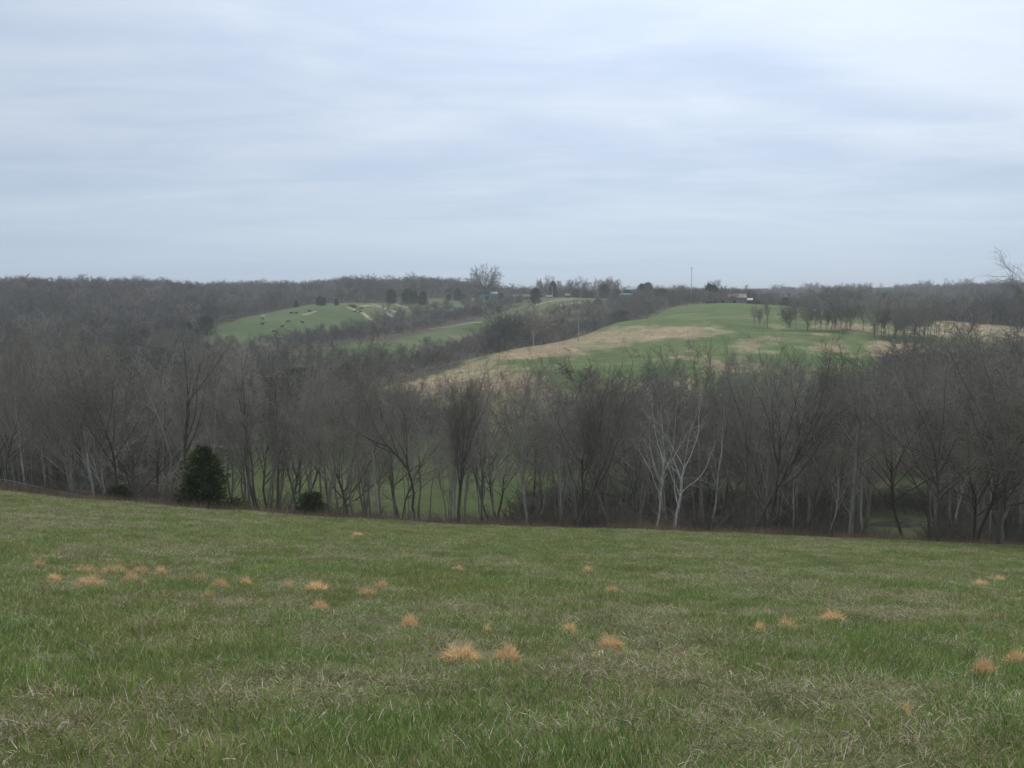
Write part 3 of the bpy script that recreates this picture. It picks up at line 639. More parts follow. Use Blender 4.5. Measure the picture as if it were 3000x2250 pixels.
FH = np.where((fu > 230) & (fu < 470) & (fy > 760) & (fy < 900), rng.uniform(12, 17, len(fp)), FH)
FH = FH * (.72 + .56 * fbm(fx / 38, fy / 60, 3, 301))
FH = np.where(rng.random(len(FH)) < .05, FH * 1.3, FH)
app = FH / fy; order = np.argsort(-app); want = max(0, 297 - N_TREES[0]); inview = (fu > -10) & (fu < 1034)
sel = [i for i in order if inview[i]][:want]; selset = set(sel)
for i in sel:
    u = fu[i]; lb = 'bare tree deep in the left wood beyond the first rank of trunks' if u < 300 else ('bare tree in the brush line along the far side of the valley field' if u < 520 else 'bare tree in the second rank behind the creek wood on the right')
    place_tree(mid[rg.randrange(6)], fx[i], fy[i], FH[i] / 14, rg.random() * 6.28, lb, 'second rank woodland trees, ' + ('left' if u < 300 else 'valley' if u < 520 else 'right')); N_TREES[0] += 1
rest = np.array([i for i in range(len(fp)) if i not in selset])
ordinal_labels([o for o in sc.objects if str(o.get('group', '')).startswith('second rank')], True)
print('forest', len(fp), 'individual', N_TREES[0], round(time.time() - T0, 1))

# ------------------------------------------------------------------ scatter (stuff)
def source_collection(name, meshes):
    c = bpy.data.collections.new(name)
    for i, m_ in enumerate(meshes):
        o = bpy.data.objects.new('%s_piece_%02d' % (name, i), m_); c.objects.link(o)
    return c
def scatter(name, P, rot, scl, meshes, label=None, cat=None):
    me = bpy.data.meshes.new(name); P = np.asarray(P, np.float32); me.vertices.add(len(P)); me.vertices.foreach_set('co', P.ravel())
    a = me.attributes.new('rot', 'FLOAT_VECTOR', 'POINT'); a.data.foreach_set('vector', np.asarray(rot, np.float32).ravel())
    a = me.attributes.new('scl', 'FLOAT_VECTOR', 'POINT'); a.data.foreach_set('vector', np.asarray(scl, np.float32).ravel())
    a = me.attributes.new('pick', 'INT', 'POINT'); a.data.foreach_set('value', rng.integers(0, len(meshes), len(P)).astype(np.int32))
    o = obj(name, me); g = bpy.data.node_groups.new(name, 'GeometryNodeTree')
    g.interface.new_socket('Geometry', in_out='INPUT', socket_type='NodeSocketGeometry'); g.interface.new_socket('Geometry', in_out='OUTPUT', socket_type='NodeSocketGeometry')
    gi = g.nodes.new('NodeGroupInput'); go = g.nodes.new('NodeGroupOutput'); ci = g.nodes.new('GeometryNodeCollectionInfo'); ip = g.nodes.new('GeometryNodeInstanceOnPoints')
    ci.inputs['Collection'].default_value = source_collection(name, meshes); ci.inputs['Separate Children'].default_value = True; ci.inputs['Reset Children'].default_value = True
    ip.inputs['Pick Instance'].default_value = True
    def na_(nm, dt):
        q_ = g.nodes.new('GeometryNodeInputNamedAttribute'); q_.data_type = dt; q_.inputs['Name'].default_value = nm
        return q_.outputs['Attribute']
    g.links.new(gi.outputs[0], ip.inputs['Points']); g.links.new(ci.outputs[0], ip.inputs['Instance']); g.links.new(na_('pick', 'INT'), ip.inputs['Instance Index'])
    g.links.new(na_('rot', 'FLOAT_VECTOR'), ip.inputs['Rotation']); g.links.new(na_('scl', 'FLOAT_VECTOR'), ip.inputs['Scale']); g.links.new(ip.outputs[0], go.inputs[0])
    md = o.modifiers.new('scatter', 'NODES'); md.node_group = g
    tag(o, label, cat, None, 'stuff'); return o
def rz_rot(n, tilt=.0): 
    r = np.zeros((n, 3)); r[:, 2] = rng.uniform(0, 6.283, n); r[:, 0] = rng.normal(0, tilt, n); r[:, 1] = rng.normal(0, tilt, n); return r
s_ = FH[rest] / 14; P_ = np.stack([fx[rest], fy[rest], fz[rest] - .3], 1); sc3 = np.stack([s_ * 1.05, s_ * 1.05, s_], 1)
scatter('distant_woodland', P_, rz_rot(len(P_), .03), sc3, farm, 'grey brown bare woodland covering the far hillsides and ravines', 'woodland')

# ------------------------------------------------------------------ undergrowth: twiggy shrubs between the trunks
def shrub_mesh(seed, H=1.8, k=10, mat_='shrub', tw=.012):
    g = np.random.default_rng(seed); base = np.zeros((k, 5, 3))
    for i in range(k):
        d = np.array([g.normal(0, .45), g.normal(0, .45), 1.]); d /= np.linalg.norm(d); p_ = np.array([g.normal(0, .2), g.normal(0, .2), -.1]); base[i, 0] = p_
        for j in range(4): d = d + g.normal(0, .15, 3); d /= np.linalg.norm(d); p_ = p_ + d * H / 4 * g.uniform(.7, 1.1); base[i, j + 1] = p_
    Rb = np.linspace(tw * 1.5, tw * .7, 5)[None] * np.ones((k, 1))
    P2, R2 = spawn(base, Rb, g, 7, .15, 1, 42, .42, 3, .8, .2, .15, rmin=tw * .7); P3, R3 = spawn(P2, R2, g, 4, .1, 1, 40, .55, 2, .8, .1, .12, rmin=tw * .55)
    v, f = join_tubes([(base, Rb, 3), (P2, R2, 3), (P3, R3, 3)]); return mesh_from('shrub', v, [f], [M[mat_]])
shr = [shrub_mesh(700 + i, 1.9 + .3 * i) for i in range(4)]
n = 5200; xs = rng.uniform(-85, 85, n); ys = 61 + 62 * rng.random(n) ** 1.5; us, _ = uvY(xs, ys)
k_ = (us > -60) & (us < 1090) & ((us < 215) | (us > 520) | (rng.random(n) < .5) & (ys < 90)) & (ys > 62.5)
k_ &= ~((us > 872) & (us < 945) & (ys < 112) & ((rng.random(n) < .93) | (ys > 90))); xs, ys = xs[k_], ys[k_]; zs = height(xs, ys); ss = rng.uniform(.5, 1.5, len(xs)) * np.where(ys < 66, .55, 1.0)
n2 = 2600; x2 = rng.uniform(-260, 330, n2); y2 = rng.uniform(120, 420, n2); ok2 = forest_cond(x2, y2); x2, y2 = x2[ok2], y2[ok2]
# brush line on the far side of the valley field
bu = rng.uniform(205, 470, 500); bY = np.interp(bu, [205, 280, 341, 455, 470], [256, 252, 202, 190, 185]) + rng.normal(3, 3, 500); bx = (bu - 512) / F * bY
xs = np.concatenate([xs, x2, bx]); ys = np.concatenate([ys, y2, bY]); ss = np.concatenate([ss, rng.uniform(.9, 2.0, len(x2)), rng.uniform(1.2, 2.6, 500)]); zs = height(xs, ys)
scatter('undergrowth', np.stack([xs, ys, zs - .05], 1), rz_rot(len(xs), .08), np.stack([ss, ss, ss * rng.uniform(.7, 1.1, len(ss))], 1), shr, 'reddish grey leafless brush between the trunks', 'undergrowth')

# ------------------------------------------------------------------ cedars
def cedar_meshes(seed, H=4.2, Wd=3.0, n=2600, shape=.8, lobes=9, leaf=.16, side=None):
    g = np.random.default_rng(seed)
    cen = [(0, 0, H * .5, Wd * .5, H * .5)]
    h = g.random(n * 3) ** .8; prof = np.interp(h, [0, .08, .3, .6, .85, 1], [.72, .95, 1, .78, .5, .08]) ** shape
    th = g.random(n * 3) * 6.283; lob = 1 + .22 * np.sin(th * 3 + h * 9 + seed) + .18 * np.sin(th * 5 - h * 14 + 2 * seed) + .09 * np.sin(th * 9 + h * 30)
    gap = np.sin(th * 4 + h * 17 + seed * 3) * np.sin(h * 23 + seed) ; rr_ = (g.random(n * 3) ** .45) * g.normal(1.0, .2, n * 3) * prof * lob * Wd / 2
    keep = (gap < .55) | (g.random(n * 3) < .35); h, th, rr_, prof = h[keep][:n], th[keep][:n], rr_[keep][:n], prof[keep][:n]; n = len(h)
    c = np.stack([np.cos(th) * rr_, np.sin(th) * rr_, h * H + .05], 1)
    if side:
        ns_ = int(n * .12); c2 = np.stack([side[0] + g.normal(0, .5, ns_), g.normal(0, .35, ns_), side[1] + g.normal(0, .3, ns_)], 1); c = np.vstack([c, c2]); n = len(c); th = np.arctan2(c[:, 1], c[:, 0])
    # each spray: 4 thin upswept blades
    dirs = unit(np.stack([np.cos(th), np.sin(th), np.full(n, .55)], 1)[:, None] + g.normal(0, .55, (n, 5, 3)))
    ln = leaf * g.uniform(.7, 1.8, (n, 5, 1)); sd_ = unit(np.cross(dirs, g.normal(0, 1, (n, 5, 3)))) * leaf * .22
    b0 = c[:, None] + g.normal(0, leaf * .4, (n, 5, 3)); A_ = b0 - sd_; B_ = b0 + sd_; C_ = b0 + dirs * ln; D_ = b0 + dirs * ln * .45 + np.cross(dirs, sd_) * .6
    V = np.stack([A_, B_, C_, D_], 2).reshape(-1, 3); i4 = np.arange(len(V)).reshape(-1, 4)
    Fc = np.vstack([i4[:, [0, 3, 2]], i4[:, [3, 1, 2]], i4[:, [0, 1, 3]]])
    P = np.zeros((1, 6, 3)); P[0, :, 2] = np.linspace(-.3, H * .9, 6); P[0, 1:, :2] += g.normal(0, .04, (5, 2)); Rr = np.linspace(.03 * H, .008 * H, 6)[None]
    P1, R1 = spawn(P, Rr, g, 26, .12, .98, 62, 0, 3, .3, .3, .1, absl=Wd * .42, droop=.6)
    v, f = join_tubes([(P, Rr, 6), (P1, R1, 3)])
    return mesh_from('trunk', v, [f], [M['bark_dark']]), mesh_from('crown', V, [Fc], [M['cedar']])
def cedar(ms, u, Yd, s, label, vbase=None, group=None, rz=0, sz=1.0, Y0=None):
    if vbase is not None:
        p = hit_near(u, vbase, Yd); x, y = (p.x, p.y) if p is not None else uY(u, Yd)
    else: x, y = uY(u, Yd)
    e = empty('cedar_tree', (x, y, gz(x, y)), rz); e.scale = (s, s, s * sz); obj('trunk', ms[0], e); obj('crown', ms[1], e); return tag(e, label, 'cedar', group)
big = cedar_meshes(1, 4.5, 2.6, 1600, 1.0, leaf=.27, side=(1.7, .5))
cedar(big, 199, 63.5, 1.0, 'largest dark green cedar at the meadow edge on the left')
sm1 = cedar_meshes(2, 2.6, 2.6, 1900, .45, leaf=.13); sm2 = cedar_meshes(3, 3.2, 2.9, 2200, .5, leaf=.13)
cedar(sm1, 112, 63.8, .66, 'small dark cedar between pale trunks left of the largest cedar'); cedar(sm2, 308, 64, .68, 'round dark cedar bush by the trees right of the largest cedar')
cedar(sm1, 44, 65, .5, 'faint low cedar at the woodland edge near the wire fence', rz=1.2)
fc = [cedar_meshes(10 + i, 9, w_, 1500, s_, leaf=.42) for i, (w_, s_) in enumerate([(6.5, .6), (5.5, .8), (8, .4), (4.2, 1.1)])]
cedar(fc[0], 391.5, 560, 1.05, 'leftmost of the dark cedars on the crest of the cattle pasture', 303.5)
cedar(fc[2], 407.5, 560, 1.1, 'broad cedar, second from left on the cattle pasture crest', 304)
cedar(fc[1], 414.5, 560, .95, 'narrow cedar touching the broad second one on the pasture crest', 303.5, rz=2)
cedar(fc[0], 423, 560, .95, 'rightmost cedar of the group on the cattle pasture crest', 305, rz=1)
for u_, v_, s_, lb in [(297, 311, .5, 'lone dark cedar behind the top of the cattle hillside'), (320, 307.5, .6, 'wide cedar among bare trees left of the pasture crest group'), (324, 305, .5, 'small cedar leaning on the wide one behind the pasture'), (337, 304, .45, 'low cedar just behind the crest above the black cattle')]:
    cedar(fc[(int(u_)) % 4], u_, 600, s_, lb, None)
cedar(fc[0], 458, 722, .95, 'pointed cedar left of the green barn'); cedar(fc[2], 464, 725, .5, 'tiny cedar at the right foot of the pointed cedar'); cedar(fc[2], 449, 728, .5, 'low dark cedar bush between pasture cedars and green barn')
cedar(fc[0], 535.5, 600, 1.02, 'dark cedar standing at the right end of the brown house', 303.5); cedar(fc[3], 553, 735, 1.35, 'pointed cedar behind the wooden pole right of the brown house'); cedar(fc[2], 501, 760, .5, 'dark cedar bush left of the brown house')
cedar(fc[2], 576, 745, .75, 'dark cedar left of the pale stone chimney'); cedar(fc[1], 585, 747, .7, 'small cedar beside the white and red machine'); cedar(fc[2], 590, 745, .6, 'low cedar bush left of the stone chimney'); cedar(fc[0], 604, 730, 1.15, 'dark cedar under the bushy olive tree'); cedar(fc[2], 616, 740, .8, 'broad cedar bush left of the teal shed')
cedar(fc[2], 627, 750, .95, 'wide cedar behind the teal shed roof'); cedar(fc[1], 641, 700, 1.25, 'tall cedar right of the teal shed'); cedar(fc[0], 647, 700, 1.35, 'tallest dark cedar among the trees right of the teal shed'); cedar(fc[2], 661, 650, 1.1, 'broad rounded cedar left of the mast'); cedar(fc[1], 672, 650, .9, 'narrow cedar between broad cedar and mast')
cedar(fc[3], 708, 600, 1.35, 'dark upright cedar left of the rusty roofed barn'); cedar(fc[0], 712, 600, 1.2, 'cedar tucked against the dark upright one'); cedar(fc[2], 751, 580, .75, 'dark cedar right of the small white roofed shed'); cedar(fc[2], 760, 590, .6, 'low cedar bush on the crest above the three lone trees'); cedar(fc[0], 784, 590, .85, 'dark cedar alone behind the green crest on the right')
cedar(fc[2], 838, 540, .9, 'wide dark cedar behind the pasture row on the right'); cedar(fc[1], 846, 545, .75, 'small cedar right beside the wide one behind the pasture row')
for u_, Y_, s_, lb in [(188, 470, .8, 'dark cedar under bare trees at the left foot of the cattle hill'), (206, 475, 1.0, 'dark cedar just left of the cattle hillside edge'), (197, 460, .6, 'small cedar between two others at the cattle hill foot'), (60, 420, 1.0, 'shadowy cedar deep in the far left wood'), (72, 425, .9, 'second shadowy cedar deep in the far left wood'), (345, 280, .75, 'dark cedar in the brush line below the middle ridge'), (298, 255, .8, 'dark cedar in the brush above the valley field'), (622, 490, .9, 'cedar in the ravine wood behind the green hill edge'), (646, 535, .8, 'cedar at the upper end of the ravine wood')]:
    cedar(fc[int(u_) % 4], u_, Y_, s_, lb)
print('cedars', round(time.time() - T0, 1))
#@@PART2
# ------------------------------------------------------------------ meadow grass (blades in clumps, nobody could count them)
def blade_mat(name, rand=.36, patch=True):
    m = bpy.data.materials.new(name); m.use_nodes = True; t = m.node_tree; n = t.nodes; l = t.links; b = n['Principled BSDF']
    b.inputs['Roughness'].default_value = .7; b.inputs['Specular IOR Level'].default_value = .15
    at = n.new('ShaderNodeAttribute'); at.attribute_name = 'Col'; oi = n.new('ShaderNodeObjectInfo'); mr = n.new('ShaderNodeMapRange'); l.new(oi.outputs['Random'], mr.inputs['Value'])
    mr.inputs['To Min'].default_value = 1 - rand; mr.inputs['To Max'].default_value = 1 + rand
    hs = n.new('ShaderNodeHueSaturation'); l.new(at.outputs['Color'], hs.inputs['Color']); l.new(mr.outputs[0], hs.inputs['Value'])
    last = hs.outputs[0]
    if patch:
        g = n.new('ShaderNodeNewGeometry'); q = n.new('ShaderNodeTexNoise'); q.inputs['Scale'].default_value = .35; q.inputs['Detail'].default_value = 3; l.new(g.outputs['Position'], q.inputs['Vector'])
        m2 = n.new('ShaderNodeMapRange'); l.new(q.outputs['Fac'], m2.inputs['Value']); m2.inputs['From Min'].default_value = .35; m2.inputs['From Max'].default_value = .65; m2.inputs['To Min'].default_value = .472; m2.inputs['To Max'].default_value = .505
        l.new(m2.outputs[0], hs.inputs['Hue'])
    l.new(last, b.inputs['Base Color'])
    tr = n.new('ShaderNodeBsdfTranslucent'); l.new(last, tr.inputs['Color']); mx = n.new('ShaderNodeMixShader'); mx.inputs[0].default_value = .32
    l.new(b.outputs[0], mx.inputs[1]); l.new(tr.outputs[0], mx.inputs[2]); l.new(mx.outputs[0], n['Material Output'].inputs[0]); return m
M['blade'] = blade_mat('grass_blade'); M['tuft'] = blade_mat('tuft_blade', .14, False); M['stalk'] = blade_mat('dry_stalk', .25, False)
GREENS = [G(.170, .285, .060), G(.235, .370, .090), G(.095, .170, .040), G(.285, .350, .110), G(.180, .240, .080)]
STRAWS = [G(.56, .48, .31), G(.76, .69, .50), G(.40, .32, .20), G(.46, .42, .26), G(.26, .19, .115)]
def blades(name, seed, n, rad, h0, h1, wid, tilt, pal, mat_, curl=.5, flat=0.0, dome=0.0, segs=3, extra=None):
    g = np.random.default_rng(seed); r_ = rad * np.sqrt(g.random(n)); th = g.random(n) * 6.283
    c = np.stack([np.cos(th) * r_, np.sin(th) * r_, np.zeros(n) - .01], 1)
    if dome: c[:, 2] += dome * (1 - (r_ / rad) ** 2) * g.random(n)
    az = g.random(n) * 6.283; ti = np.abs(g.normal(0, tilt, n)) + flat * g.random(n); 
    if dome: az = th + g.normal(0, .7, n); ti = np.radians(20 + 70 * (r_ / rad)) * g.uniform(.5, 1.2, n)
    Ln = g.uniform(h0, h1, n); D = np.stack([np.cos(az) * np.sin(ti), np.sin(az) * np.sin(ti), np.cos(ti)], 1)
    side = unit(np.cross(D, g.normal(0, 1, (n, 3)))) * (wid * g.uniform(.6, 1.3, n))[:, None] * .5
    pts = [c]; d = D
    for k in range(segs): d = unit(d + np.stack([np.cos(az), np.sin(az), -np.full(n, .9)], 1) * curl * g.uniform(.2, 1, n)[:, None] / segs); pts.append(pts[-1] + d * (Ln / segs)[:, None])
    for k in range(1, segs + 1): pts[k][:, 2] = np.maximum(pts[k][:, 2], .004)
    V = []
    for k in range(segs): f_ = 1 - .28 * k; V += [pts[k] - side * f_, pts[k] + side * f_]
    V += [pts[segs]]; V = np.stack(V, 1); m_ = V.shape[1]; V = V.reshape(-1, 3); ii = np.arange(n)[:, None] * m_
    q4 = np.vstack([np.hstack([ii + 2 * k, ii + 2 * k + 1, ii + 2 * k + 3, ii + 2 * k + 2]) for k in range(segs - 1)]); t3 = np.hstack([ii + m_ - 3, ii + m_ - 2, ii + m_ - 1])
    P_ = np.array(pal); pi = g.integers(0, len(pal), n); cc = P_[pi] * g.uniform(.75, 1.25, (n, 1)); cc = np.repeat(cc, m_, 0)
    return mesh_from(name, V, [q4, t3], [mat_], col=cc)
gm = [blades('green_clump', 800 + i, 140, .24, .035, .095, .0050, .35, GREENS + GREENS + STRAWS[i % 4:i % 4 + 2], M['blade']) for i in range(4)]
gmix = [blades('mixed_clump', 810 + i, 130, .24, .035, .095, .0050, .6, GREENS + STRAWS, M['blade'], flat=.5) for i in range(4)]
gstraw = [blades('straw_clump', 820 + i, 120, .25, .035, .11, .0046, .8, STRAWS + GREENS[:3], M['blade'], flat=.8, curl=.9) for i in range(4)]
gtall = [blades('tall_clump', 830 + i, 22, .12, .10, .22, .0052, .5, [STRAWS[0], STRAWS[1], STRAWS[1]] + [GREENS[1]], M['blade'], curl=1.3, segs=4) for i in range(3)] + [blades('weed_stalk', 838, 6, .05, .16, .34, .006, .18, [G(.10, .07, .05), G(.07, .055, .045)], M['blade'], curl=.3)]
TU = [(115,1656,36,'small orange dead grass tuft farthest up the slope at the left'),(156,1699,50,'orange tuft at the left end of the row of dead tufts'),(244,1672,77,'wide thin orange tuft, upper second in the left cluster'),(260,1704,90,'long low orange tuft, lower front of the left cluster'),
(332,1668,68,'tallest orange tuft at the top of the left cluster'),(384,1695,50,'dense orange tuft at the lower right of the left cluster'),(407,1674,54,'orange tuft at the upper right of the left cluster'),(425,1711,18,'tiny orange tuft below the right side of the left cluster'),
(470,1678,38,'small tuft standing alone just right of the left cluster'),(592,1697,40,'faded tuft up and left of a bright orange one'),(644,1714,50,'bright rust orange round tuft above the white stone'),(719,1711,36,'small flat tuft right of the bright rust round one'),
(845,1720,38,'narrow upright pinkish tuft left of a wide one'),(927,1721,65,'wide combed tuft right of the narrow pinkish one'),(938,1781,59,'arched rust tuft below the wide combed one'),(610,1754,32,'pale beige tuft just above the white stone'),
(1075,1740,68,'lopsided sloping orange tuft left of the centre'),(1115,1718,54,'thin orange tuft behind the lopsided sloping one'),(1201,1828,50,'spiky orange tuft with upright tips below the lopsided one'),(1346,1919,118,'largest golden tuft, left of the two in front centre'),
(1490,1925,81,'round golden tuft, right of the two in front centre'),(1669,1853,59,'flat orange tuft up and right of the front centre pair'),(1789,1894,77,'wide ragged tan tuft right of the front centre pair'),(1721,1671,36,'small round orange tuft high in the middle right'),
(1791,1733,41,'small spiky tuft below the small round one, middle right'),(1341,1670,50,'faint sparse tuft mixed with green grass high in the middle'),(1427,1859,32,'small pale tuft just behind the front centre pair'),(1048,1565,40,'orange tuft near the meadow brow, left of two'),
(1150,1567,27,'tiny orange tuft near the meadow brow, right of two'),(2307,1835,59,'leaning golden tuft, left of the pair at right'),(2439,1810,81,'wide flat golden tuft, right of the pair at right'),(2226,1851,32,'pale beige tuft left of the leaning golden one'),
(2875,1711,59,'bushy orange tuft high near the right picture edge'),(2929,1700,32,'small thin tuft touching the bushy one near the right edge'),(2886,1964,77,'large soft orange tuft low near the right edge'),(2981,1937,70,'orange tuft cut by the right picture edge'),(2655,2090,22,'tiny orange speck of a tuft low at the right')]
def grass_pts(n, y0, y1, pw, seed):
    g = np.random.default_rng(seed); yy = (y0 ** pw + (y1 ** pw - y0 ** pw) * g.random(n)) ** (1 / pw); uu = g.uniform(-90, 1114, n); return (uu - 512) / F * yy, yy
gx, gy = [], []
for n_, y0, y1, sd in ((7500, 3.4, 15, 1), (15000, 15, 32, 2), (24000, 32, 62, 3)):
    x_, y_ = grass_pts(n_, y0, y1, 2.0, sd); gx.append(x_); gy.append(y_)
gx = np.concatenate(gx); gy = np.concatenate(gy); gzv = height(gx, gy)
patch = .5 + (fbm(gx / 1.6, gy / 2.0, 4, 131) - .5) * .45 + (fbm(gx / .6, gy / .6, 2, 141) - .5) * .5 + (fbm(gx / 9, gy / 9, 2, 151) - .5) * .22 + rng.normal(0, .10, len(gx))
near_b = np.clip((10 - gy) / 7, 0, 1) * .02
patch = patch + near_b
tuft_xy = []
for a_, b_, w_, _l in TU:
    p = hit(a_ * SX, (b_ + w_ * .12) * SX)
    if p is not None: tuft_xy.append((p.x, p.y, w_ * SX * p.y / F * .5))
keep_ = np.ones(len(gx), bool)
for x_, y_, r0_ in tuft_xy: keep_ &= ((gx - x_) ** 2 + ((gy - y_) / 1.1) ** 2) > (r0_ * 1.0 + (.20 if r0_ > .08 else .05)) ** 2
gx, gy, gzv, patch = gx[keep_], gy[keep_], gzv[keep_], patch[keep_]
kind_ = np.digitize(patch, [.52, .65]); sc_ = rng.uniform(.75, 1.3, len(gx)) * np.where(gy > 32, 1.35, np.where(gy > 15, 1.1, .95))
hz_ = .62 + .62 * fbm(gx / 1.1, gy / 1.1, 3, 161)
for k_, (nm_, ms_) in enumerate((('green_grass', gm), ('mixed_grass', gmix), ('dry_grass', gstraw))):
    s = kind_ == k_; scatter('meadow_' + nm_, np.stack([gx[s], gy[s], gzv[s]], 1), rz_rot(s.sum(), .05), np.stack([sc_[s], sc_[s], sc_[s] * hz_[s]], 1), ms_,
        ('short fresh green grass of the foreground meadow', 'short green grass mixed with straw in the foreground meadow', 'matted pale dead grass lying in patches over the foreground meadow')[k_], 'grass')
x_, y_ = grass_pts(1500, 3.6, 60, 1.5, 9); z_ = height(x_, y_); s_ = rng.uniform(.45, 1.0, 1500); scatter('tall_grass_stems', np.stack([x_, y_, z_], 1), rz_rot(1500, .15), np.stack([s_] * 3, 1), gtall, 'longer bleached stems standing out of the meadow grass', 'grass')
# weeds along the brow
wm_ = [blades('weed_clump', 840 + i, 44, .45, .25, .75, .010, .22, [G(.26, .16, .115), G(.20, .13, .10), G(.32, .24, .16), G(.17, .11, .085), G(.36, .30, .20)], M['stalk'], curl=.5, segs=3) for i in range(4)]
wu = rng.uniform(-120, 1150, 5200); wY = 61 + rng.normal(0, 1.0, 5200) + np.abs(rng.normal(0, 1.6, 5200)); wx = (wu - 512) / F * wY; wz = height(wx, wY)
s_ = rng.uniform(.6, 1.5, 5200) * (.5 + .9 * fbm(wx / 4, wY / 4, 3, 171)); scatter('brow_weeds', np.stack([wx, wY, wz], 1), rz_rot(5200, .1), np.stack([s_, s_, s_], 1), wm_, 'reddish brown dead weeds fringing the far edge of the meadow', 'weeds')
# broomsedge on the tan slopes of the right hill
bs = [blades('sedge_clump', 850 + i, 40, 1.1, .3, .9, .045, .3, [G(.62, .51, .35), G(.55, .44, .29), G(.68, .57, .40)], M['stalk'], segs=3) for i in range(3)]
pts = []
vi = np.nonzero((tm > .5) & (streak > .35) & (RR < 560))
if len(vi[0]):
    c_ = rng.integers(0, len(vi[0]), 16000); i_, j_ = vi[0][c_], vi[1][c_]; bx_ = X[i_, j_] + rng.normal(0, .8, 16000); by_ = Y[i_, j_] + rng.normal(0, .8, 16000); bz_ = height(bx_, by_)
    s_ = rng.uniform(.5, 1.1, 16000); scatter('tan_broomsedge', np.stack([bx_, by_, bz_ - .05], 1), rz_rot(16000, .1), np.stack([s_, s_, s_ * .8], 1), bs, 'tan dead grass standing in bands on the far right hill', 'dry grass')
print('grass', round(time.time() - T0, 1))

# ------------------------------------------------------------------ orange dead tufts, each one a thing
TP = [G(.86, .58, .30), G(.76, .48, .23), G(.90, .68, .40), G(.52, .32, .16), G(.92, .76, .50)]
tufts = [blades('grass_tuft', 900 + i, 700, .5, .16, .40, .015, .3, TP, M['tuft'], curl=.7, dome=.26, segs=3) for i in range(5)]
for i, (a_, b_, w_, lb) in enumerate(TU):
    p = hit(a_ * SX, (b_ + w_ * .12) * SX)
    if p is None: continue
    s = w_ * SX * p.y / F / 1.1; o = obj('grass_tuft', tufts[i % 5], None, (p.x, p.y, p.z - .01)); o.rotation_euler = (0, 0, i * 1.7); o.scale = (s, s * .85, max(s * .98, .46) if w_ > 30 else .30)
    tag(o, lb, 'grass tuft', 'dead orange tufts in the meadow')
# stones
def rock(a_, b_, w_, lb, seed):
    p = hit(a_ * SX, b_ * SX); s = w_ * SX * p.y / F / 2; bm = bmesh.new(); bmesh.ops.create_icosphere(bm, subdivisions=3, radius=1); g = random.Random(seed); ax = [Vector((g.gauss(0, 1), g.gauss(0, 1), g.gauss(0, 1))).normalized() for _ in range(9)]
    for v in bm.verts:
        for q_ in ax:
            d = v.co.dot(q_)
            if d > .72: v.co -= q_ * (d - .72) * .85
    me = bpy.data.meshes.new('stone'); bm.to_mesh(me); bm.free(); me.materials.append(M['rock']); o = obj('stone', me, None, (p.x, p.y, p.z + s * .25)); o.scale = (s, s * .8, s * .62); o.rotation_euler = (0, 0, seed); tag(o, lb, 'stone')
rock(580, 1798, 20, 'white stone lying in the grass at left below a pale beige tuft', 1); rock(1260, 1922, 16, 'small bluish stone left of the largest golden tuft', 2); rock(1409, 1892, 12, 'little grey stone between and behind the two golden tufts', 3); rock(2281, 1898, 9, 'tiny stone in the grass below the leaning golden tuft', 4); rock(2815, 2052, 24, 'flat grey stone low at the right below the large soft tuft', 5)

# ------------------------------------------------------------------ wire fence at far left
M['wire'] = mat('galvanised_wire', (.42, .44, .45), var=.1, rough=.45); M['post'] = mat('weathered_wood', (.38, .34, .28), var=.3, scale=3, stretch=(6, 6, .8), bump=.4)
fpts = []
for u, v in ((-60, 474), (0, 480), (40, 489), (85, 497.5)):
    x, y = uY(u, 62.8); fpts.append(Vector((x, y, zpix(v, 62.8))))
e = empty('wire_fence', (fpts[0].x, fpts[0].y, gz(fpts[0].x, fpts[0].y))); tag(e, 'sagging pale wire fence running down into the weeds at far left', 'fence')
o0 = Vector(e.location)
for k in range(3):
    m = MB(); m.tube([p - o0 - Vector((0, 0, .12 * k)) for p in fpts], .015 if k == 0 else .007, 5); m.build('wire', M['wire'], e)
for p in (fpts[0], fpts[-1]):
    m = MB(); g_ = gz(p.x, p.y); m.tube([(p.x - o0.x, p.y - o0.y + .08, g_ - o0.z - .3), (p.x - o0.x, p.y - o0.y + .08, p.z - o0.z + .08)], [.06, .05], 8); m.build('post', M['post'], e)

# ------------------------------------------------------------------ farm on the skyline
M['barn_teal'] = mat('teal_metal', (.10, .235, .20), var=.15, scale=1.5, rough=.5, stretch=(4, 4, .3)); M['roof_dark'] = mat('dark_roof', (.06, .05, .05), var=.3); M['house_wall'] = mat('brown_siding', (.055, .038, .034), var=.2)
M['roof_grey'] = mat('grey_shingle', (.20, .165, .15), var=.2, scale=6); M['white'] = mat('white_paint', (.78, .78, .75), var=.05); M['glass'] = mat('window_glass', (.05, .06, .07), rough=.1, spec=.6, var=.1)
M['rust_roof'] = mat('rusty_tin', (.36, .15, .10), var=.3, scale=.9, second=(.55, .48, .44), stretch=(3, 1, 1)); M['grey_board'] = mat('grey_boards', (.22, .23, .25), var=.25, scale=2, stretch=(5, 5, .3)); M['inner_shade'] = mat('interior_shade', (.02, .018, .016), var=.2)
M['stone'] = mat('pale_stone', (.40, .36, .32), var=.3, scale=2.5, bump=.5); M['cream'] = mat('cream_paint', (.70, .60, .42), var=.1); M['red'] = mat('red_paint', (.28, .05, .045), var=.2); M['black'] = mat('black_hide', (.012, .011, .011), var=.3, rough=.6); M['pale_hide'] = mat('pale_hide', (.45, .38, .30), var=.2)
M['tan_b'] = mat('straw_bale', (.50, .38, .24), var=.25, scale=5, bump=.4); M['rubber'] = mat('tyre_rubber', (.02, .02, .02), var=.2); M['yellow'] = mat('yellow_blossom', (.50, .40, .06), var=.3, scale=4)
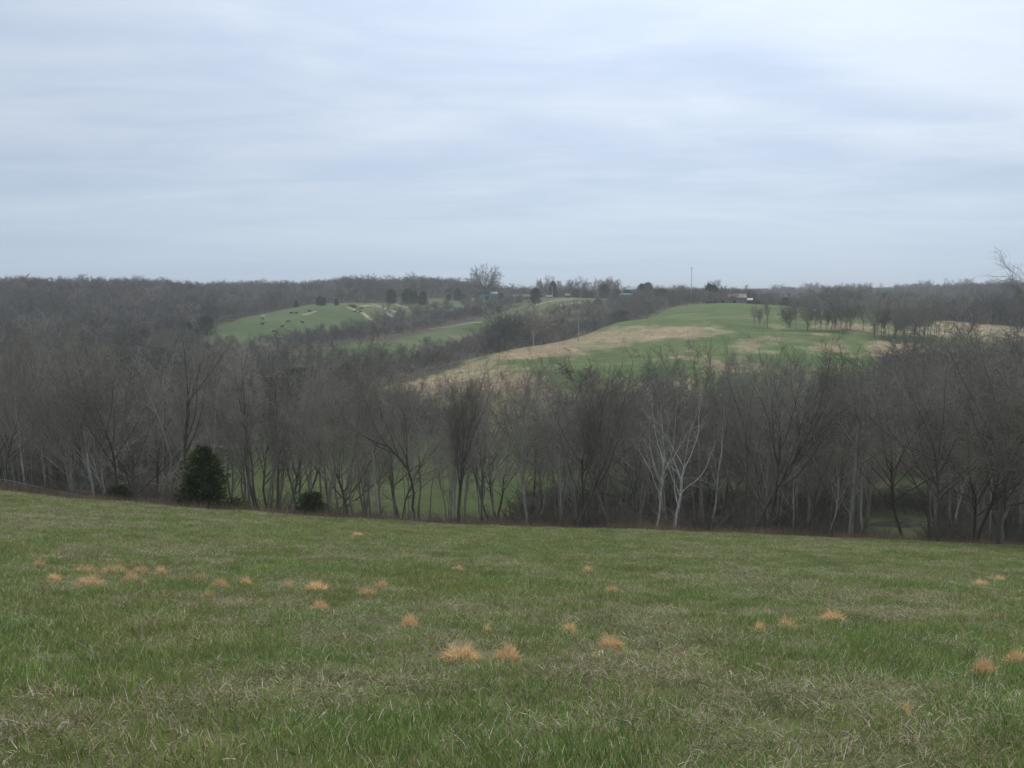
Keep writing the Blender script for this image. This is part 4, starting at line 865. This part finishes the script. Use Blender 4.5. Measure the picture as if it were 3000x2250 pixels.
def site(name, u, Yd, label, cat, rz=0.0, vb=None):
    if vb is not None: p = hit_near(u, vb, Yd); x, y = (p.x, p.y) if p is not None else uY(u, Yd)
    else: x, y = uY(u, Yd)
    z = min(gz(x, y), gz(x - 3, y - 2), gz(x + 3, y - 2)); return tag(empty(name, (x, y, z), rz), label, cat)
def zlift(e, v, h):
    """stand the building on a levelled pad so that its eave height is in view"""
    return e
# brown ranch house
h = site('ranch_house', 522, 700, 'long low dark brown house with white windows on the skyline', 'house', rz=.03)
m = MB(); m.box(-7.2, 7.2, -3.6, 3.6, -.6, 2.6); m.build('wall', M['house_wall'], h)
m = MB(); m.prism([(-4.2, 2.5), (0, 4.1), (4.2, 2.5), (4.2, 2.62), (0, 4.28), (-4.2, 2.62)], -7.8, 7.8); rf = m.build('roof', M['roof_grey'], h)
m = MB(); m.box(2.0, 2.9, -.4, .4, 3.6, 5.0); m.build('chimney', M['stone'], rf)
for x in (-4.2, -1.4, 1.7, 5.0):
    m = MB(); m.box(x - .75, x + .75, -3.68, -3.58, .7, 2.0); wn = m.build('window', M['white'], h); m = MB(); m.box(x - .55, x - .05, -3.71, -3.66, .85, 1.85); m.box(x + .05, x + .55, -3.71, -3.66, .85, 1.85); m.build('pane', M['glass'], wn)
m = MB(); m.box(-6.2, -5.1, -3.67, -3.58, -.1, 2.05); m.build('door', M['white'], h)
# green barn
b = site('green_barn', 488, 715, 'teal green barn with a dark roof under the huge skyline tree', 'barn', rz=.08)
m = MB(); m.box(-6.5, 6.5, -4, 4, -1, 4.4); m.build('wall', M['barn_teal'], b)
m = MB(); m.prism([(-4.5, 4.2), (-2.6, 6.3), (0, 7.3), (2.6, 6.3), (4.5, 4.2)], -7.0, 1.5); m.build('roof', M['roof_dark'], b)
m = MB(); m.prism([(-4.5, 4.3), (0, 5.9), (4.5, 4.3), (4.5, 4.45), (0, 6.05), (-4.5, 4.45)], 1.5, 7.0); o_ = m.build('roof', M['barn_teal'], b); o_['label'] = 'lower teal roof at the right end'
m = MB(); m.box(-2.2, .6, -4.08, -3.98, -.8, 2.8); m.build('door', M['roof_dark'], b)
for x in (3.2, 5.1):
    m = MB(); m.box(x - .45, x + .45, -4.07, -3.98, 1.6, 2.7); m.build('window', M['glass'], b)
# teal arched shed
t_ = site('arched_shed', 627, 690, 'teal round roofed metal shed with a dark open end', 'shed', rz=-.65)
arc = [(-4 * math.cos(k * math.pi / 12), 4.8 * math.sin(k * math.pi / 12)) for k in range(13)]
m = MB(); m.prism([(y, z - .3) for y, z in arc], -5.5, 5.5); m.build('arched_roof', M['barn_teal'], t_)
m = MB(); m.prism([(y * .9, z * .88 - .3) for y, z in arc], 5.42, 5.62); m.build('doorway_shade', M['inner_shade'], t_)  # solid end: a near-black slab paints the shade inside the opening
for k in range(5):
    m = MB(); x = -4.6 + 2.3 * k; m.tube([(x, y * 1.01, z * 1.01 - .3) for y, z in arc], .09, 4); m.build('rib', M['barn_teal'], t_)
# rusty roofed barn
r_ = site('grey_barn', 735.5, 572, 'grey board barn with a rusty streaked tin roof on the skyline', 'barn', rz=-.05)
m = MB(); m.box(-5.0, 5.0, -4, 4, -.8, 4.0); m.build('wall', M['grey_board'], r_)
m = MB(); m.prism([(-4.6, 3.8), (0, 6.0), (4.6, 3.8), (4.6, 3.95), (0, 6.18), (-4.6, 3.95)], -5.6, 5.6); m.build('roof', M['rust_roof'], r_)
for k in range(9):
    m = MB(); x = -4.6 + k * 1.15; m.box(x - .05, x + .05, -4.07, -4.0, -.4, 3.8); m.build('batten', M['grey_board'], r_)
m = MB(); m.box(-2.6, -1.0, -4.09, -4.0, -.4, 2.4); m.build('door', M['inner_shade'], r_)
s0 = site('small_shed', 721, 600, 'small shed with a faded pink roof left of the grey barn', 'shed', rz=.1)
m = MB(); m.box(-3, 3, -2.4, 2.4, -.6, 2.9); m.build('wall', M['grey_board'], s0); m = MB(); m.prism([(-2.9, 2.8), (0, 4.4), (2.9, 2.8), (2.9, 2.95), (0, 4.58), (-2.9, 2.95)], -3.4, 3.4); m.build('roof', mat('faded_tin', (.42, .29, .26), var=.2), s0)
m = MB(); m.box(-.5, .5, -2.48, -2.38, -.4, 1.9); m.build('door', M['inner_shade'], s0)
s1 = site('white_shed', 749, 566, 'tiny dark shed with a bright white roof right of the grey barn', 'shed', rz=-.3)
m = MB(); m.box(-1.3, 1.3, -1.2, 1.2, -.8, 3.0); m.build('wall', M['roof_dark'], s1); m = MB(); m.prism([(-1.5, 2.9), (1.5, 3.9), (1.5, 4.1), (-1.5, 3.1)], -1.7, 1.7); m.build('roof', M['white'], s1)
# chimney ruin
c0 = site('stone_chimney', 597.7, 742, 'tall pale free standing stone chimney left of the bushy olive tree', 'chimney')
m = MB(); m.tube([(0, 0, 1.8), (0, 0, 3.0), (0, 0, 6.6)], [1.0, .62, .52], 4); m.build('shaft', M['stone'], c0); m = MB(); m.box(-1.5, 1.5, -1.1, 1.1, -.8, 1.9); m.build('base', M['stone'], c0); m = MB(); m.box(-.55, .55, -1.14, -1.08, -.3, .9); m.build('fireplace', M['inner_shade'], c0)
# machines
def wheel(par, x, y, r):
    m = MB(); m.tube([(x - .12, y, r), (x + .12, y, r)], r, 14); wv = m.build('wheel', M['rubber'], par); m = MB(); m.tube([(x - .14, y, r), (x + .14, y, r)], r * .5, 10); m.build('rim', M['cream'], wv)
hw = site('hay_wagon', 549, 700, 'cream boxed farm wagon parked right of the brown house', 'wagon', rz=.2)
m = MB(); m.box(-2.4, 2.4, -1.1, 1.1, 1.0, 2.5); m.build('box', M['cream'], hw); m = MB(); m.box(-2.5, 3.6, -.1, .1, .8, .96); m.build('frame', M['post'], hw)
for x in (-1.6, 1.6):
    for y in (-1.15, 1.15): wheel(hw, x, y, .45)
bl = site('hay_baler', 567.5, 705, 'red farm machine with a cream top parked on the crest', 'baler', rz=-.2)
m = MB(); m.box(-1.9, 2.0, -1.1, 1.1, .6, 1.9); m.build('body', M['red'], bl); m = MB(); m.prism([(-1.15, 1.9), (-1.0, 3.1), (1.0, 3.1), (1.15, 1.9)], -1.8, 1.6); m.build('hood', M['cream'], bl); m = MB(); m.box(1.9, 4.0, -.08, .08, .7, .85); m.build('drawbar', M['red'], bl)
for y in (-1.25, 1.25): wheel(bl, 0, y, .6)
def bale(u, v, Yd, lb):
    p = hit_near(u, v, Yd); m = MB(); m.tube([(-.75, 0, .72), (.75, 0, .72)], .75, 18); o = m.build('round_bale', M['tan_b'], None, (p.x, p.y, p.z)); o.scale = (1.3, 1.3, 1.3); tag(o, lb, 'hay bale')
bale(418.5, 303, 560, 'pale round hay bale between the pasture crest cedars'); bale(263, 319, 480, 'lone pale hay bale at the left end of the cattle hill')
# poles and mast
def pole(u, vb, Yd, vt, lb, name='utility_pole', r=.14, arm=True):
    p = hit_near(u, vb, Yd) if vb else Vector((*uY(u, Yd), gz(*uY(u, Yd)))); H = zpix(vt, p.y) - p.z; e = empty(name, p); m = MB(); m.tube([(0, 0, -.5), (0, 0, H)], [r * 1.15, r * .8], 8); m.build('pole', M['post'], e)
    m = MB(); m.tube([(-.04, 0, H), (-.04, 0, H + .25)], .05, 6); m.tube([(.16, 0, H - .6), (.3, 0, H - .6)], .05, 6); m.build('insulator', M['stone'], e)
    return tag(e, lb, 'pole')
pole(578.5, 341, 260, 316.5, 'wooden pole standing in the tan field before the dark ravine wood', r=.2); pole(552, None, 715, 286.5, 'pale wooden pole before the pointed cedar right of the house', r=.3); pole(621, None, 690, 285, 'thin pale pole at the left end of the teal shed', r=.28)
mx_, my_ = uY(690.5, 600); g_ = gz(mx_, my_); H = zpix(269, 600) - g_; mast = tag(empty('antenna_mast', (mx_, my_, g_)), 'tall thin lattice antenna mast rising above the skyline', 'mast')
for k in range(3):
    a_ = k * 2.094; m = MB(); m.tube([(.35 * math.cos(a_), .35 * math.sin(a_), -.5), (.22 * math.cos(a_), .22 * math.sin(a_), H)], .07, 4); m.build('leg', M['wire'], mast)
m = MB(); nst = int(H / .8)
for k in range(nst):
    z0, z1 = k * H / nst, (k + 1) * H / nst; a0, a1 = k * 2.094, (k + 1) * 2.094; r0, r1 = .35 - .13 * z0 / H, .35 - .13 * z1 / H
    m.tube([(r0 * math.cos(a0), r0 * math.sin(a0), z0), (r1 * math.cos(a1), r1 * math.sin(a1), z1)], .035, 3)
m.build('lattice', M['wire'], mast); m = MB(); m.tube([(0, 0, H - .3), (0, 0, H + 1.2)], .1, 6)
for z in (.1, .5, .9): m.tube([(-.7, 0, H + z), (.7, 0, H + z)], .06, 5)
m.build('antenna', M['wire'], mast)
# yellow bush by the barn, gravel strip
yb_ = [tuple(x) for x in ((0, 0, .2),)]; sv = [shrub_mesh(770, 1.8, 9)]; o = site('yellow_bush', 726.5, 565, 'small yellow flowering bush by the left corner of the grey barn', 'bush')
obj('stems', sv[0], o); g = np.random.default_rng(5); c = g.normal(0, 1, (500, 3)); c = unit(c) * (g.random((500, 1)) ** .4) * [1.3, 1.2, .9] + [0, 0, 1.1]; dv = g.normal(0, .12, (500, 3, 3)); V = (c[:, None] + dv).reshape(-1, 3); obj('blossom', mesh_from('blossom', V, [np.arange(1500).reshape(-1, 3)], [M['yellow']]), o)
p = hit_near(749, 303.2, 480)
if p is not None:
    m = MB(); vs_ = [(p.x + dx, p.y + dy, gz(p.x + dx, p.y + dy) + .08) for dx, dy in ((-4.5, -1.5), (4.5, -1.8), (5, 1.5), (-4, 1.8))]; m.add(vs_, [(0, 1, 2, 3)]); tag(m.build('gravel_drive', M['stone']), kind='structure')
# ------------------------------------------------------------------ cattle
def cow_mesh(mat_, graze, lying=False, seed=0):
    g = random.Random(seed); vs_, es, rs = [], [], []
    def v(p, r): vs_.append(p); rs.append(r); return len(vs_) - 1
    def e_(a_, b_): es.append((a_, b_))
    zb = .62 if lying else 1.0
    hip = v((-.75, 0, zb + .05), (.26, .30)); b1 = v((-.35, 0, zb - .02), (.33, .36)); b2 = v((.1, 0, zb - .04), (.35, .38)); sh = v((.55, 0, zb + .02), (.29, .35))
    for a_, b_ in ((hip, b1), (b1, b2), (b2, sh)): e_(a_, b_)
    n1_ = v((.85, 0, zb + (.0 if graze else .22)), (.17, .21)); 
    if graze: n2_ = v((1.12, 0, zb - .35), (.12, .13)); hd = v((1.22, 0, .28 if not lying else .5), (.13, .13)); mz = v((1.38, 0, .08 if not lying else .42), (.08, .08))
    else: n2_ = v((1.05, 0, zb + .40), (.13, .14)); hd = v((1.28, .03, zb + .42), (.14, .14)); mz = v((1.52, .05, zb + .28), (.08, .08))
    e_(sh, n1_); e_(n1_, n2_); e_(n2_, hd); e_(hd, mz)
    for s in (-1, 1): q_ = v((vs_[hd][0] - .06, s * .22, vs_[hd][2] + .08), (.04, .03)); e_(hd, q_)
    for base, x0, hock in ((hip, -.82, .5), (sh, .58, .45)):
        for s in (-1, 1):
            dx = g.uniform(-.12, .12)
            if lying: k = v((x0 + .15, s * .32, .22), (.10, .10)); f = v((x0 + .5, s * .30, .08), (.06, .06)); e_(base, k); e_(k, f)
            else: t1 = v((x0 + .04, s * .2, .72), (.13, .12)); k = v((x0 + (-.10 if base == hip else .02) + dx, s * .2, hock), (.065, .06)); f = v((x0 + dx * 1.4, s * .2, .03), (.05, .05)); e_(base, t1); e_(t1, k); e_(k, f)
    t1 = v((-1.02, 0, zb + .1), (.05, .05)); t2 = v((-1.1, .02, zb - .45), (.03, .03)); e_(hip, t1); e_(t1, t2)
    me = bpy.data.meshes.new('cow_cage'); me.from_pydata(vs_, es, []); o = bpy.data.objects.new('cow_cage', me); sc.collection.objects.link(o); md = o.modifiers.new('s', 'SKIN'); ss_ = o.modifiers.new('u', 'SUBSURF'); ss_.levels = 1; ss_.render_levels = 1
    for i, r in enumerate(rs): sv_ = me.skin_vertices[0].data[i]; sv_.radius = r
    me.skin_vertices[0].data[1].use_root = True; me.skin_vertices[0].data[0].use_root = False
    bpy.context.view_layer.update(); dg = bpy.context.evaluated_depsgraph_get(); m2 = bpy.data.meshes.new_from_object(o.evaluated_get(dg)); bpy.data.objects.remove(o); m2.materials.clear(); m2.materials.append(mat_); m2.name = 'cow'
    for p_ in m2.polygons: p_.use_smooth = True
    return m2
cows = [cow_mesh(M['black'], True, seed=1), cow_mesh(M['black'], False, seed=2), cow_mesh(M['black'], False, True, 3)]
CW = [(1027,900,0,'black cow leading the huddle at the head of the dirt track'),(1034,903,1,'black cow in the middle of the huddle on the track'),(1040,904,0,'black cow at the right of the huddle on the track'),(1037,900,1,'black cow standing behind the huddle on the track'),
(1048,912,0,'black cow on the track just below the huddle'),(1058,908,1,'black cow right of the track, upper of two'),(1056,918,0,'black cow lowest on the track below the huddle'),(1039,915,2,'black cow lying left of the track below the huddle'),
(1065,887,1,'lone black cow on the crest above the huddle'),(906,915,0,'black cow near the crest, right one of three at left'),(868,922,1,'black cow near the crest, middle one of three at left'),(854,921,0,'black cow near the crest, left one of three'),
(769,951,2,'black cow lying low at the left end of the hillside'),(845,946,0,'black cow halfway down the left hillside'),(827,961,1,'black cow on the lower left hillside beside a bare patch'),(805,975,0,'lowest black cow on the left hillside'),(886,946,2,'black cow lying mid slope above the lower trees')]
for i, (a_, b_, k, lb) in enumerate(CW):
    p = hit_near(a_ * SX, b_ * SX, 380)
    if p is None: continue
    o = obj('cow', cows[k], None, p); o.rotation_euler = (0, 0, (0.3, 2.9, -.4, 3.4, .9)[i % 5]); o.scale = (1.08, 1.08, 1.08); tag(o, lb, 'cow', 'black cattle on the far pasture')
print('farm', round(time.time() - T0, 1))

# ------------------------------------------------------------------ haze
zmin = float(Z.min()) - 1.2; ztop = 30.0
m = MB(); m.box(-6150, 6150, -6150, 6150, zmin, ztop); hm = bpy.data.materials.new('haze_air'); hm.use_nodes = True; hn = hm.node_tree.nodes
for n_ in list(hn): hn.remove(n_)
ho = hn.new('ShaderNodeOutputMaterial'); pv = hn.new('ShaderNodeVolumePrincipled'); pv.inputs['Color'].default_value = (.90, .95, 1.0, 1); pv.inputs['Density'].default_value = .00025; pv.inputs['Anisotropy'].default_value = .2
hm.node_tree.links.new(pv.outputs[0], ho.inputs['Volume']); tag(m.build('haze', hm), kind='stuff')
print('done', round(time.time() - T0, 1), 'ztop check', max((o.location.z for o in sc.objects), default=0))
